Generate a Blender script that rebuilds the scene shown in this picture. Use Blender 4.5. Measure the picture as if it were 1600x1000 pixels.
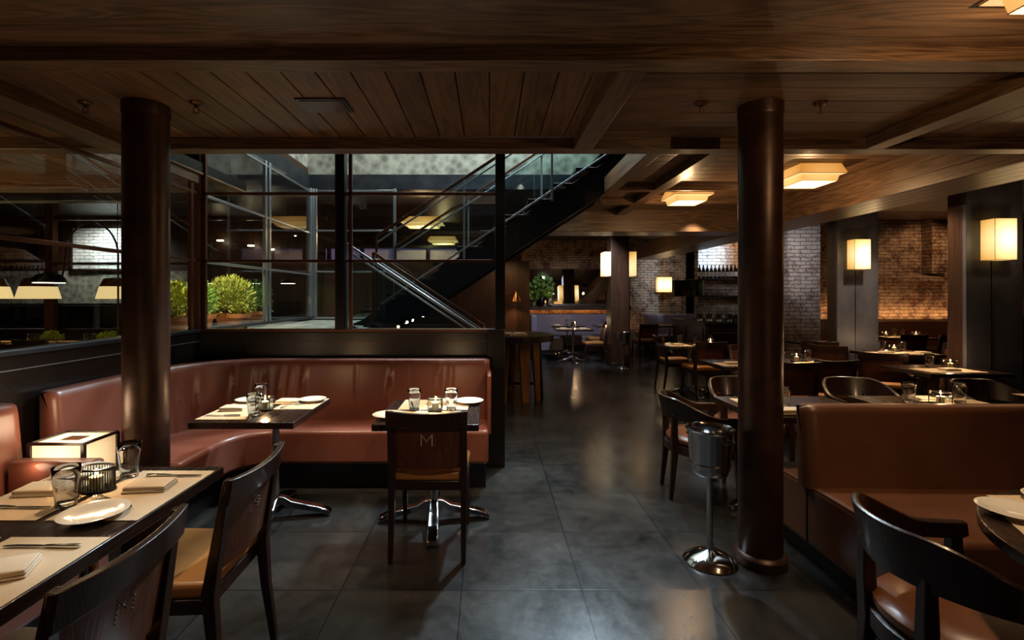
import bpy, bmesh, math, random
from mathutils import Vector, Matrix
random.seed(7)
PI = math.pi
S = bpy.context.scene
for o in list(bpy.data.objects):
    bpy.data.objects.remove(o, do_unlink=True)
C = S.collection

# ------------------------------------------------------------------ camera
F, HX, HY, EYE = 760.0, 765.0, 463.0, 1.48
cam = bpy.data.cameras.new('camera')
cam.sensor_width = 36.0
cam.lens = F / 1600 * 36
cam.shift_x = (800 - HX) / 1600
cam.shift_y = -(500 - HY) / 1600
cam.clip_start = 0.05
cam.clip_end = 100
camo = bpy.data.objects.new('camera', cam)
camo.location = (0, 0, EYE)
camo.rotation_euler = (PI / 2, 0, 0)
C.objects.link(camo)
S.camera = camo

def at(px, py, d):
    "point seen at a pixel of the photograph, at distance d in front of the camera"
    return Vector(((px - HX) / F * d, d, EYE - (py - HY) / F * d))
def hz(px, py, z):
    "point on the horizontal plane z"
    return at(px, py, (EYE - z) * F / (py - HY))

# ------------------------------------------------------------------ world, exposure
S.view_settings.view_transform = 'Standard'
S.view_settings.look = 'None'
S.view_settings.gamma = 1.0
S.view_settings.use_curve_mapping = False
S.view_settings.exposure = 0.0
w = bpy.data.worlds.new('dusk')
w.use_nodes = True
w.node_tree.nodes['Background'].inputs[0].default_value = (0.55, 0.68, 1.0, 1)
w.node_tree.nodes['Background'].inputs[1].default_value = 0.012
S.world = w
S.cycles.use_denoising = True
S.cycles.max_bounces = 8
S.cycles.transparent_max_bounces = 16
S.cycles.caustics_reflective = False
S.cycles.caustics_refractive = False
S.cycles.sample_clamp_indirect = 3.0

WARM = (1.0, 0.62, 0.30)
WARM2 = (1.0, 0.74, 0.46)
COOL = (0.66, 0.86, 1.0)

def light(name, kind, loc, power, color, size=0.1, target=None, angle=60, blend=0.6, size_y=None, parent=None):
    l = bpy.data.lights.new(name, kind)
    l.energy = power
    l.color = color
    if kind == 'AREA':
        l.shape = 'RECTANGLE'
        l.size = size
        l.size_y = size_y or size
    else:
        l.shadow_soft_size = size
    if kind == 'SPOT':
        l.spot_size = math.radians(angle)
        l.spot_blend = blend
    o = bpy.data.objects.new(name, l)
    o.location = loc
    if target is not None:
        o.rotation_euler = (Vector(target) - Vector(loc)).to_track_quat('-Z', 'Y').to_euler()
    if parent:
        o.parent = parent
    C.objects.link(o)
    return o

# daylight falling through the skylight over the stair
light('skylight', 'AREA', (0.2, 5.7, 5.4), 170, COOL, 3.0, (-0.2, 3.6, 0), size_y=2.2)
light('skylight_front', 'SPOT', (1.3, 6.4, 4.9), 2000, COOL, 0.12, (-0.55, 2.5, 0.3), angle=44, blend=0.5)
# added warm fill points beside and behind the camera, to lift the ceiling
for x, y, pw in ((-1.50, 0.55, 1.4), (-1.6, -0.9, 3.6), (2.1, 0.55, 1.4), (1.8, -0.9, 3.6)):
    light('ceiling_fill', 'POINT', (x, y, 0.98), pw, (1.0, 0.62, 0.34), 0.025)
light('skylight_wall', 'AREA', (0.3, 6.2, 5.7), 260, (0.95, 0.96, 0.88), 4.5, (0.3, 7.1, 3.5), size_y=0.5)
# recessed downlights over the tables; aisle spots are added to warm floor and chair
DL = [(-1.50, 3.05, 2.44, -1.45, 3.2, 0, 120, 60), (-0.38, 3.02, 2.44, -0.36, 3.3, 0, 130, 60),
      (-1.35, 2.16, 2.44, -1.45, 1.6, 0, 55, 80), (-1.40, 1.10, 2.44, -1.42, 1.3, 0, 22, 80),
      (1.95, 1.85, 2.44, 1.9, 1.4, 0, 60, 95), (2.0, 3.10, 2.44, 2.0, 3.2, 0, 60, 80),
      (3.05, 3.12, 2.44, 3.05, 3.4, 0, 60, 80),
      (1.0, 3.20, 2.42, 0.9, 4.0, 0, 75, 90), (0.35, 0.90, 2.44, -0.35, 2.8, 0.45, 45, 44), (1.62, 5.0, 2.66, 0.45, 5.2, 0, 90, 66), (0.45, 7.0, 3.1, 0.4, 7.1, 0, 45, 70),
      (3.0, 5.60, 2.70, 3.0, 5.3, 0, 130, 90), (4.6, 5.3, 2.70, 4.5, 5.0, 0, 130, 90),
      (5.2, 6.1, 2.70, 5.3, 6.4, 0, 130, 90), (3.0, 7.0, 2.70, 3.1, 7.3, 0, 130, 90),
      (1.9, 11.2, 3.1, 1.9, 11.2, 0, 80, 80), (3.2, 11.6, 3.1, 3.2, 11.9, 0, 60, 80)]
for i, (x, y, z, tx, ty, tz, pw, an) in enumerate(DL):
    light('down_spot', 'SPOT', (x, y, z), pw, WARM2 if y < 9 else (0.9, 0.93, 1.0), 0.04, (tx, ty, tz), angle=an, blend=0.8)

# ------------------------------------------------------------------ materials
def col(r, g=None, b=None):
    if isinstance(r, str):
        h = r.lstrip('#'); r, g, b = [int(h[i:i + 2], 16) / 255 for i in (0, 2, 4)]
    f = lambda c: c / 12.92 if c <= 0.04045 else ((c + 0.055) / 1.055) ** 2.4
    return (f(r), f(g), f(b), 1)

class NT:
    def __init__(s, name):
        s.m = bpy.data.materials.new(name); s.m.use_nodes = True
        s.t = s.m.node_tree; s.n = s.t.nodes; s.b = s.n['Principled BSDF']; s.out = s.n['Material Output']
    def node(s, typ, **kw):
        n = s.n.new(typ)
        for k, v in kw.items():
            if hasattr(n, k): setattr(n, k, v)
            else: n.inputs[k.replace('_', ' ')].default_value = v
        return n
    def link(s, a, b): s.t.links.new(a, b)
    def coord(s): return s.node('ShaderNodeTexCoord').outputs['Object']
    def math(s, op, a, b=None, c=None):
        n = s.node('ShaderNodeMath', operation=op)
        for i, v in enumerate((a, b, c)):
            if v is None: continue
            if isinstance(v, (int, float)): n.inputs[i].default_value = v
            else: s.link(v, n.inputs[i])
        return n.outputs[0]
    def ramp(s, fac, stops):
        r = s.node('ShaderNodeValToRGB'); e = r.color_ramp.elements
        while len(e) < len(stops): e.new(0.5)
        for i, (p, c) in enumerate(stops): e[i].position = p; e[i].color = c
        s.link(fac, r.inputs[0]); return r.outputs[0]
    def mix(s, fac, a, b, typ='MIX'):
        n = s.node('ShaderNodeMix', data_type='RGBA', blend_type=typ)
        for k, v in ((0, fac), (6, a), (7, b)):
            if isinstance(v, (int, float, tuple)): n.inputs[k].default_value = v
            else: s.link(v, n.inputs[k])
        return n.outputs[2]
    def bump(s, h, strength=0.3, dist=0.01):
        b = s.node('ShaderNodeBump'); b.inputs['Strength'].default_value = strength
        b.inputs['Distance'].default_value = dist
        s.link(h, b.inputs['Height']); s.link(b.outputs[0], s.b.inputs['Normal'])
    def noise(s, vec, scale, detail=4, rough=0.6, dist=0.0):
        n = s.node('ShaderNodeTexNoise'); n.inputs['Scale'].default_value = scale
        n.inputs['Detail'].default_value = detail; n.inputs['Roughness'].default_value = rough
        n.inputs['Distortion'].default_value = dist
        if vec is not None: s.link(vec, n.inputs['Vector'])
        return n.outputs['Fac']
    def mapping(s, vec, scale=(1, 1, 1), rot=(0, 0, 0), loc=(0, 0, 0)):
        m = s.node('ShaderNodeMapping'); m.inputs['Scale'].default_value = scale
        m.inputs['Rotation'].default_value = rot; m.inputs['Location'].default_value = loc
        s.link(vec, m.inputs['Vector']); return m.outputs[0]

def plain(name, c, rough=0.5, metal=0.0, spec=0.5, noise=0.0, nscale=8, bump=0.0, bscale=200, coat=0.0):
    t = NT(name)
    t.b.inputs['Base Color'].default_value = c
    t.b.inputs['Roughness'].default_value = rough
    t.b.inputs['Metallic'].default_value = metal
    t.b.inputs['Specular IOR Level'].default_value = spec
    t.b.inputs['Coat Weight'].default_value = coat
    t.b.inputs['Coat Roughness'].default_value = 0.12
    co = t.coord()
    if noise:
        f = t.noise(co, nscale)
        a = tuple(x * (1 - noise) for x in c[:3]) + (1,); b = tuple(min(1, x * (1 + noise)) for x in c[:3]) + (1,)
        t.link(t.ramp(f, [(0.3, a), (0.7, b)]), t.b.inputs['Base Color'])
        r = t.math('MULTIPLY_ADD', f, 0.25 * noise + 0.1, rough - 0.07)
        t.link(r, t.b.inputs['Roughness'])
    if bump:
        t.bump(t.noise(co, bscale, 3), bump, 0.002)
    return t.m

def wood(name, dark, light_, rough=0.35, axis='X', board=None, coat=0.0, grain=1.0, bumpk=0.25, spec=0.5):
    "stretched grain along an axis; boards get their own offset and tint"
    t = NT(name)
    co = t.coord()
    sc = {'X': (0.9, 14, 14), 'Y': (14, 0.9, 14), 'Z': (14, 14, 0.9)}[axis]
    v = t.mapping(co, tuple(s * grain for s in sc))
    tint = None
    if board:
        sep = t.node('ShaderNodeSeparateXYZ'); t.link(co, sep.inputs[0])
        across = sep.outputs['Y' if axis == 'X' else 'X']
        idx = t.math('FLOOR', t.math('DIVIDE', across, board))
        wn = t.node('ShaderNodeTexWhiteNoise', noise_dimensions='1D'); t.link(idx, wn.inputs['W'])
        off = t.node('ShaderNodeCombineXYZ')
        t.link(t.math('MULTIPLY', wn.outputs['Value'], 37.0), off.inputs[0]); t.link(t.math('MULTIPLY', wn.outputs['Value'], 53.0), off.inputs[1])
        av = t.node('ShaderNodeVectorMath', operation='ADD'); t.link(v, av.inputs[0]); t.link(off.outputs[0], av.inputs[1]); v = av.outputs[0]
        tint = wn.outputs['Value']
    big = t.noise(v, 0.5, 2, 0.5, 1.2)
    rings = t.math('FRACT', t.math('MULTIPLY', big, 9.0))
    rings = t.math('ABSOLUTE', t.math('SUBTRACT', rings, 0.5))
    fine = t.noise(v, 3.2, 5, 0.7, 0.3)
    f = t.math('ADD', t.math('MULTIPLY', rings, 0.8), t.math('MULTIPLY', fine, 0.6))
    c = t.ramp(f, [(0.25, dark), (0.75, light_)])
    if tint is not None:
        k = t.math('MULTIPLY_ADD', tint, 0.45, 0.75)
        cc = t.node('ShaderNodeCombineXYZ')
        for i in range(3): t.link(k, cc.inputs[i])
        c = t.mix(1.0, c, cc.outputs[0], 'MULTIPLY')
    t.link(c, t.b.inputs['Base Color'])
    t.link(t.math('MULTIPLY_ADD', f, 0.16, rough - 0.06), t.b.inputs['Roughness'])
    t.b.inputs['Coat Weight'].default_value = coat
    t.b.inputs['Coat Roughness'].default_value = 0.15
    t.b.inputs['Specular IOR Level'].default_value = spec
    t.bump(f, bumpk, 0.002)
    return t.m

def brick(name, c1, c2, mortar, wash, washamt, axis='Y', rough=0.7):
    t = NT(name)
    co = t.coord(); sep = t.node('ShaderNodeSeparateXYZ'); t.link(co, sep.inputs[0])
    cx = t.node('ShaderNodeCombineXYZ')
    t.link(sep.outputs['X' if axis == 'Y' else 'Y'], cx.inputs[0]); t.link(sep.outputs['Z'], cx.inputs[1])
    wob = t.noise(co, 5.0, 2)
    jit = t.node('ShaderNodeVectorMath', operation='ADD'); t.link(cx.outputs[0], jit.inputs[0])
    jc = t.node('ShaderNodeCombineXYZ'); t.link(t.math('MULTIPLY', wob, 0.05), jc.inputs[0]); t.link(t.math('MULTIPLY', wob, 0.05), jc.inputs[1])
    t.link(jc.outputs[0], jit.inputs[1])
    b = t.node('ShaderNodeTexBrick')
    t.link(jit.outputs[0], b.inputs['Vector'])
    b.inputs['Scale'].default_value = 1.0
    b.inputs['Brick Width'].default_value = 0.21; b.inputs['Row Height'].default_value = 0.072
    b.inputs['Mortar Size'].default_value = 0.007; b.inputs['Mortar Smooth'].default_value = 0.4
    b.inputs['Color1'].default_value = c1; b.inputs['Color2'].default_value = c2; b.inputs['Mortar'].default_value = mortar
    n = t.noise(co, 3.4, 8, 0.8); n2 = t.noise(co, 30, 3)
    f = t.ramp(t.math('ADD', n, t.math('MULTIPLY', n2, 0.25)), [(0.62 - washamt * 0.25, (0, 0, 0, 1)), (0.72 - washamt * 0.1, (1, 1, 1, 1))])
    c = t.mix(f, b.outputs['Color'], wash)
    # joints stay visible through the wash
    c = t.mix(t.math('MULTIPLY', b.outputs['Fac'], 0.7), c, mortar)
    t.link(c, t.b.inputs['Base Color'])
    t.b.inputs['Roughness'].default_value = rough
    h = t.math('SUBTRACT', t.math('MULTIPLY', n2, 0.5), t.math('MULTIPLY', b.outputs['Fac'], 1.0))
    t.bump(h, 1.0, 0.02)
    return t.m

def emit(name, c, strength, c2=None, scale=None, grad=None):
    t = NT(name)
    t.b.inputs['Base Color'].default_value = (0.8, 0.7, 0.5, 1)
    t.b.inputs['Emission Color'].default_value = c
    t.b.inputs['Emission Strength'].default_value = strength
    t.b.inputs['Roughness'].default_value = 0.6
    if grad:  # paper shade over one bulb: brightest nearest the bulb at the shade's middle
        co = t.coord(); ln = t.node('ShaderNodeVectorMath', operation='LENGTH')
        sb = t.node('ShaderNodeVectorMath', operation='SUBTRACT'); t.link(co, sb.inputs[0]); sb.inputs[1].default_value = grad[0]
        t.link(sb.outputs[0], ln.inputs[0])
        k = t.math('DIVIDE', ln.outputs['Value'], grad[1])
        t.link(t.ramp(k, [(0.1, c), (0.9, c2)]), t.b.inputs['Emission Color'])
        t.link(t.math('MULTIPLY', t.math('SUBTRACT', 1.35, k), strength), t.b.inputs['Emission Strength'])
    return t.m

def glassmat(name, tint=(1, 1, 1, 1), refl=1.0):
    t = NT(name)
    tr = t.node('ShaderNodeBsdfTransparent'); tr.inputs[0].default_value = tint
    gl = t.node('ShaderNodeBsdfGlossy'); gl.inputs['Roughness'].default_value = 0.0; gl.inputs['Color'].default_value = (1, 1, 1, 1)
    fr = t.node('ShaderNodeFresnel'); fr.inputs['IOR'].default_value = 1.5
    mx = t.node('ShaderNodeMixShader')
    gm = t.node('ShaderNodeNewGeometry')
    t.link(t.math('MULTIPLY', t.math('MULTIPLY', fr.outputs[0], refl), t.math('SUBTRACT', 1.0, gm.outputs['Backfacing'])), mx.inputs[0]); t.link(tr.outputs[0], mx.inputs[1]); t.link(gl.outputs[0], mx.inputs[2])
    t.link(mx.outputs[0], t.out.inputs['Surface'])
    return t.m

M = {}
M['espresso'] = wood('espresso_wood', col('#1a0d08'), col('#2e160c'), 0.30, 'Z', coat=0.35, grain=2.0)
M['walnut'] = wood('walnut_back_panel', col('#3f2012'), col('#5e3219'), 0.34, 'Z', coat=0.25, grain=2.2)
M['tabletop'] = wood('tabletop_wood', col('#21150f'), col('#2d1d16'), 0.24, 'Y', coat=0.3, grain=1.6, bumpk=0.04)
M['beam'] = wood('beam_oak', col('#44301f'), col('#7c6048'), 0.36, 'X', grain=1.2, bumpk=0.35)
M['beamY'] = wood('beam_oak_long', col('#4a3424'), col('#755a42'), 0.36, 'Y', grain=1.2, bumpk=0.35)
M['boardsY'] = wood('ceiling_boards_long', col('#523a26'), col('#806044'), 0.42, 'Y', board=0.165, grain=1.0, bumpk=0.4)
M['boardsX'] = wood('ceiling_boards_cross', col('#523a2a'), col('#80624c'), 0.42, 'X', board=0.165, grain=1.0, bumpk=0.4)
M['panelZ'] = wood('panel_planks', col('#2c190e'), col('#43291a'), 0.4, 'Z', board=0.14, grain=1.0, bumpk=0.3)
M['legwood'] = wood('ochre_leg_wood', col('#6b4320'), col('#9a6a36'), 0.4, 'Z', grain=1.5)
M['blackpanel'] = plain('black_lacquer', col('#140d0b'), 0.3, noise=0.2, nscale=3)
M['steel'] = plain('dark_patinated_steel', col('#33353b'), 0.42, 0.55, noise=0.35, nscale=5, bump=0.15, bscale=60)
M['steelplate'] = plain('slate_steel_plate', col('#51535f'), 0.45, 0.15, noise=0.3, nscale=3, bump=0.15, bscale=40)
M['bronze'] = plain('bronze_frame', col('#5a3a2a'), 0.35, 0.7)
M['alu'] = plain('brushed_aluminium', col('#b9bec4'), 0.28, 0.9)
M['chrome'] = plain('polished_chrome', col('#d9d9dc'), 0.08, 1.0)
M['silver'] = plain('silver_cutlery', col('#c9c4bc'), 0.16, 1.0)
M['brass'] = plain('antique_brass', col('#8a6238'), 0.28, 0.9)
M['leather'] = plain('oxblood_leather', col('#7a4638'), 0.33, spec=0.6, noise=0.16, nscale=3, bump=0.12, bscale=240)
M['leather_brown'] = plain('brown_leather', col('#5c3824'), 0.33, spec=0.6, noise=0.16, nscale=3, bump=0.12, bscale=240)
M['leather_seat'] = plain('tan_leather', col('#a87038'), 0.38, spec=0.5, noise=0.12, nscale=5, bump=0.12, bscale=240)
M['leather_arm'] = plain('chestnut_leather', col('#6b4028'), 0.30, spec=0.6, noise=0.14, nscale=5, bump=0.1, bscale=240)
M['lilac'] = plain('lilac_grey_leather', col('#6f6676'), 0.45, noise=0.12, nscale=4)
M['column'] = plain('round_column_iron', col('#3a2318'), 0.34, 0.35, noise=0.45, nscale=7, bump=0.25, bscale=30)
M['paper'] = plain('cream_paper', col('#cdb595'), 0.8, noise=0.05)
M['linen'] = plain('cream_linen', col('#dcc8ad'), 0.85, bump=0.25, bscale=400)
M['china'] = plain('white_china', col('#e6ddd0'), 0.15, coat=0.5)
M['wax'] = plain('candle_wax', col('#f2ddb0'), 0.5)
M['black'] = plain('black_metal', col('#100e0e'), 0.35, 0.4)
M['terracotta'] = plain('terracotta', col('#b06a3c'), 0.7, noise=0.15)
M['soil'] = plain('soil', col('#2a1c12'), 0.9)
M['leaf'] = plain('fresh_leaf', col('#a3a548'), 0.55, noise=0.5, nscale=20)
M['leaf2'] = plain('dark_leaf', col('#6d8f42'), 0.5, noise=0.5, nscale=20)
M['moss'] = plain('moss_green', col('#8fae2c'), 0.8, noise=0.4, nscale=40)
M['stud'] = plain('glint_white_stud', col('#fffaf0'), 0.3, 0.0)  # glint of studs catching light is put into the white colour
M['bottle'] = plain('dark_bottle_glass', col('#140c10'), 0.1, coat=0.5)
M['label'] = plain('bottle_label', col('#c9d2ea'), 0.6)
M['whitebrick'] = brick('whitewashed_brick', col('#b9b8b2'), col('#9a958e'), col('#4c4844'), col('#d8dedf'), 0.9)
M['brick'] = brick('old_brick', col('#4c3228'), col('#2e211b'), col('#1e1815'), col('#9a8a7c'), 0.42)
M['brick_wash'] = brick('pale_worn_brick', col('#76564a'), col('#523a32'), col('#2c2420'), col('#c2bab8'), 0.62)
M['brick_red'] = brick('red_brick', col('#70422a'), col('#46281a'), col('#20150f'), col('#a88a68'), 0.32)
M['concrete'] = None
M['glasspane'] = glassmat('window_glass', (0.93, 0.96, 0.95, 1), 1.6)
M['railglass'] = glassmat('railing_glass', (0.80, 0.88, 0.88, 1), 1.2)
M['flame'] = emit('candle_flame', (1.0, 0.55, 0.18, 1), 60)
M['sconce'] = emit('sconce_paper', (1.0, 0.82, 0.50, 1), 1.5, (1.0, 0.52, 0.10, 1), grad=((0.04, -0.16, 0), 0.30))
M['lampbox'] = emit('ceiling_lamp_paper', (1.0, 0.66, 0.26, 1), 1.1, (1.0, 0.36, 0.03, 1), grad=((0, 0, -0.16), 0.36))
M['lampbottom'] = emit('ceiling_lamp_bottom', (1.0, 0.60, 0.25, 1), 1.0)
M['boxlamp'] = emit('box_lamp_paper', (1.0, 0.80, 0.46, 1), 1.5, (0.95, 0.62, 0.30, 1), grad=((0, -0.1, 0.1), 0.26))
M['pendant'] = emit('pendant_shade', (1.0, 0.70, 0.30, 1), 0.85)
M['bulb'] = emit('bulb_glow', (1.0, 0.85, 0.6, 1), 6)
M['purple'] = emit('violet_backlight', (0.30, 0.20, 0.62, 1), 0.20)
M['mirror'] = plain('mirror_glass', (0.75, 0.78, 0.8, 1), 0.02, 1.0)

t = NT('board_marked_concrete')
co = t.coord()
v = t.node('ShaderNodeTexVoronoi'); v.inputs['Scale'].default_value = 9.0; t.link(co, v.inputs['Vector'])
n = t.noise(co, 4, 6, 0.7)
f = t.math('ADD', t.math('MULTIPLY', v.outputs['Distance'], 0.5), n)
t.link(t.ramp(f, [(0.55, col('#66645a')), (0.95, col('#a3a194'))]), t.b.inputs['Base Color'])
t.b.inputs['Roughness'].default_value = 0.85
t.bump(f, 0.3, 0.01)
M['concrete'] = t.m

t = NT('drinking_glass')
t.b.inputs['Base Color'].default_value = (1, 1, 1, 1)
t.b.inputs['Roughness'].default_value = 0.0
t.b.inputs['IOR'].default_value = 1.45
t.b.inputs['Transmission Weight'].default_value = 1.0
M['glass'] = t.m

# slate floor tiles, 0.607 m, aligned to the grout lines of the photograph
t = NT('slate_tiles')
co = t.coord(); sep = t.node('ShaderNodeSeparateXYZ'); t.link(co, sep.inputs[0])
T = 0.607
u = t.math('DIVIDE', t.math('ADD', sep.outputs['X'], 0.142 + T * 40), T)
vv = t.math('DIVIDE', t.math('ADD', sep.outputs['Y'], -2.45 + T * 40), T)
def edge(a):
    fr = t.math('FRACT', a)
    return t.math('MINIMUM', fr, t.math('SUBTRACT', 1.0, fr))
e = t.math('MINIMUM', edge(u), edge(vv))
gro = t.ramp(e, [(0.0045, (1, 1, 1, 1)), (0.0075, (0, 0, 0, 1))])
cell = t.node('ShaderNodeCombineXYZ'); t.link(t.math('FLOOR', u), cell.inputs[0]); t.link(t.math('FLOOR', vv), cell.inputs[1])
wn = t.node('ShaderNodeTexWhiteNoise', noise_dimensions='3D'); t.link(cell.outputs[0], wn.inputs['Vector'])
n1 = t.noise(co, 2.0, 6, 0.7, 0.6); n2 = t.noise(co, 14, 5, 0.7)
tone = t.math('ADD', t.math('MULTIPLY', n1, 0.6), t.math('ADD', t.math('MULTIPLY', wn.outputs['Value'], 0.08), t.math('MULTIPLY', n2, 0.25)))
c = t.ramp(tone, [(0.32, col('#131313')), (0.70, col('#3e3c3a'))])
c = t.mix(gro, c, col('#0c0c0d'))
t.link(c, t.b.inputs['Base Color'])
t.link(t.math('MULTIPLY_ADD', t.math('ADD', n1, t.math('MULTIPLY', n2, 0.4)), 0.22, 0.08), t.b.inputs['Roughness'])
hgt = t.math('SUBTRACT', t.math('MULTIPLY', t.math('ADD', n1, t.math('MULTIPLY', n2, 0.3)), 0.5), gro)
t.bump(hgt, 0.10, 0.003)
M['floor'] = t.m

# ------------------------------------------------------------------ mesh helpers
class MB:
    def __init__(s): s.v = []; s.f = []
    def add(s, vs, fs):
        n = len(s.v); s.v += [tuple(x) for x in vs]; s.f += [tuple(i + n for i in f) for f in fs]; return s
    def box(s, x0, x1, y0, y1, z0, z1, m=None):
        vs = [Vector(p) for p in ((x0, y0, z0), (x1, y0, z0), (x1, y1, z0), (x0, y1, z0), (x0, y0, z1), (x1, y0, z1), (x1, y1, z1), (x0, y1, z1))]
        if m: vs = [m @ v for v in vs]
        return s.add(vs, [(0, 3, 2, 1), (4, 5, 6, 7), (0, 1, 5, 4), (1, 2, 6, 5), (2, 3, 7, 6), (3, 0, 4, 7)])
    def bar(s, p, q, w, h, up=(0, 0, 1), w2=None, h2=None):
        "rectangular bar from p to q, w across, h along up"
        p, q = Vector(p), Vector(q); d = (q - p).normalized(); up = Vector(up)
        if abs(d.dot(up)) > 0.99: up = Vector((0, 1, 0))
        a = d.cross(up).normalized(); b = a.cross(d).normalized()
        vs = []
        for c, ww, hh in ((p, w, h), (q, w2 or w, h2 or h)):
            for i, j in ((-1, -1), (1, -1), (1, 1), (-1, 1)): vs.append(c + a * i * ww / 2 + b * j * hh / 2)
        return s.add(vs, [(0, 1, 2, 3), (7, 6, 5, 4), (0, 4, 5, 1), (1, 5, 6, 2), (2, 6, 7, 3), (3, 7, 4, 0)])
    def prism(s, poly, z0, z1):
        n = len(poly)
        vs = [(x, y, z0) for x, y in poly] + [(x, y, z1) for x, y in poly]
        return s.add(vs, [tuple(range(n - 1, -1, -1)), tuple(range(n, 2 * n))] + [(i, (i + 1) % n, n + (i + 1) % n, n + i) for i in range(n)])
    def loft(s, rings, closed=False, caps=True):
        n = len(rings[0]); vs = [p for r in rings for p in r]; fs = []
        m = len(rings)
        for k in range(m if closed else m - 1):
            for i in range(n):
                a, b = k * n, ((k + 1) % m) * n
                fs.append((a + i, a + (i + 1) % n, b + (i + 1) % n, b + i))
        if caps and not closed: fs += [tuple(range(n - 1, -1, -1)), tuple((m - 1) * n + i for i in range(n))]
        return s.add(vs, fs)
    def lathe(s, prof, seg=24, c=(0, 0, 0), sx=1, sy=1):
        rings = []
        for r, z in prof: rings.append([(c[0] + max(r, 1e-4) * sx * math.cos(2 * PI * i / seg), c[1] + max(r, 1e-4) * sy * math.sin(2 * PI * i / seg), c[2] + z) for i in range(seg)])
        return s.loft(rings)
    def tube(s, pts, r, seg=10, closed=False):
        pts = [Vector(p) for p in pts]; n = len(pts); rings = []; prev = None
        for i, p in enumerate(pts):
            a = pts[(i - 1) % n] if (i or closed) else p; b = pts[(i + 1) % n] if (i < n - 1 or closed) else p
            d = (b - a).normalized()
            if prev is None:
                u = d.orthogonal().normalized()
            else:
                u = (prev - d * prev.dot(d)).normalized()
            prev = u; w = d.cross(u); rr = r[i] if isinstance(r, (list, tuple)) else r
            rings.append([p + (u * math.cos(2 * PI * k / seg) + w * math.sin(2 * PI * k / seg)) * rr for k in range(seg)])
        return s.loft(rings, closed)
    def ball(s, c, r, seg=8, rings=6, sz=1.0):
        return s.lathe([(r * math.sin(PI * k / rings), -r * sz * math.cos(PI * k / rings)) for k in range(rings + 1)], seg, c)
    def build(s, name, mat, parent=None, bev=0.0, smooth=True, seg=2, sub=0, ang=38):
        me = bpy.data.meshes.new(name); me.from_pydata(s.v, [], s.f)
        bm = bmesh.new(); bm.from_mesh(me)
        bmesh.ops.recalc_face_normals(bm, faces=bm.faces)
        if smooth:
            for f in bm.faces: f.smooth = True
            for e in bm.edges:
                if len(e.link_faces) == 2 and e.calc_face_angle(0) > math.radians(ang): e.smooth = False
        bm.to_mesh(me); bm.free()
        me.materials.append(M[mat] if isinstance(mat, str) else mat)
        o = bpy.data.objects.new(name, me)
        if parent is not None: o.parent = parent
        C.objects.link(o)
        if bev:
            m = o.modifiers.new('bevel', 'BEVEL'); m.width = bev; m.segments = seg; m.limit_method = 'ANGLE'; m.angle_limit = math.radians(35)
            m.harden_normals = False
        if sub:
            m = o.modifiers.new('sub', 'SUBSURF'); m.levels = sub; m.render_levels = sub
        return o

def tag(o, label, cat, group=None, kind=None):
    o['label'] = label; o['category'] = cat
    if group: o['group'] = group
    if kind: o['kind'] = kind
    return o
def struct(name, mb, mat, parent=None, **kw):
    o = mb.build(name, mat, parent, **kw)
    if parent is None: o['kind'] = 'structure'
    return o
def root(name, loc=(0, 0, 0), rz=0.0):
    o = bpy.data.objects.new(name, None); o.empty_display_size = 0.1
    o.location = loc; o.rotation_euler = (0, 0, rz); C.objects.link(o); return o
def dup(o, parent=None):
    c = o.copy(); C.objects.link(c); c.parent = parent
    for ch in list(o.children): dup(ch, c)
    return c
MAKE = {}; FIRST = {}
def put(kind, x, y, z, rz, label, group=None, sc=None):
    mk, cat = MAKE[kind]
    if kind not in FIRST: r = FIRST[kind] = mk()
    else: r = dup(FIRST[kind])
    r.location = (x, y, z); r.rotation_euler = (0, 0, rz); r.scale = sc or (1, 1, 1)
    for k in ('group',):
        if k in r: del r[k]
    return tag(r, label, cat, group)
def B(*a): return MB().box(*a)

# ------------------------------------------------------------------ setting: floor, ceilings, beams
struct('floor', B(-13, 13, -2, 16, -0.1, 0), 'floor', smooth=False)
TI = [0]
def trim(mb, mat='beam', bev=0.004):
    TI[0] += 1
    return struct('trim_%d' % TI[0], mb, mat, bev=bev)
CZ, BZ = 2.54, 2.459
CI = [0]
def boards(x0, x1, y0, y1, z, axis):
    mb = MB(); g = 0.165
    a0, a1 = (x0, x1) if axis == 'Y' else (y0, y1)
    k = math.floor(a0 / g)
    while k * g < a1:
        p, q = max(a0, k * g + 0.003), min(a1, (k + 1) * g - 0.003)
        if q > p:
            if axis == 'Y': mb.box(p, q, y0, y1, z, z + 0.018)
            else: mb.box(x0, x1, p, q, z, z + 0.018)
        k += 1
    CI[0] += 1
    o = struct('ceiling' if CI[0] == 1 else 'ceiling.%03d' % (CI[0] - 1), mb, 'boards' + axis, smooth=False, bev=0.0025, seg=1)
    struct('ceiling_backing', B(x0, x1, y0, y1, z + 0.018, z + 0.10), 'black', parent=o, smooth=False)
    return o
boards(-2.50, 0.62, -1.5, 3.34, CZ, 'Y')
boards(0.62, 2.56, -1.5, 3.34, CZ, 'X')
boards(2.56, 12, -1.5, 3.34, CZ, 'Y')
boards(-12, -2.50, -1.5, 5.0, CZ, 'Y')
CZ2 = 2.76
boards(1.45, 3.80, 3.34, 7.3, CZ2, 'X')
boards(4.30, 12, 3.34, 7.3, CZ2, 'Y')
for (x0, x1, y0, y1, z) in ((-12, -2.65, 5.0, 14.2, 3.25), (-2.65, 1.2, 7.3, 14.2, 3.25), (1.2, 12, 7.75, 14.2, 3.05)):
    struct('ceiling', B(x0, x1, y0, y1, z, z + 0.1), 'panelZ', smooth=False)
struct('ceiling', B(-2.7, 4.2, 4.3, 7.3, 5.9, 6.0), 'concrete', smooth=False)
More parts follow.
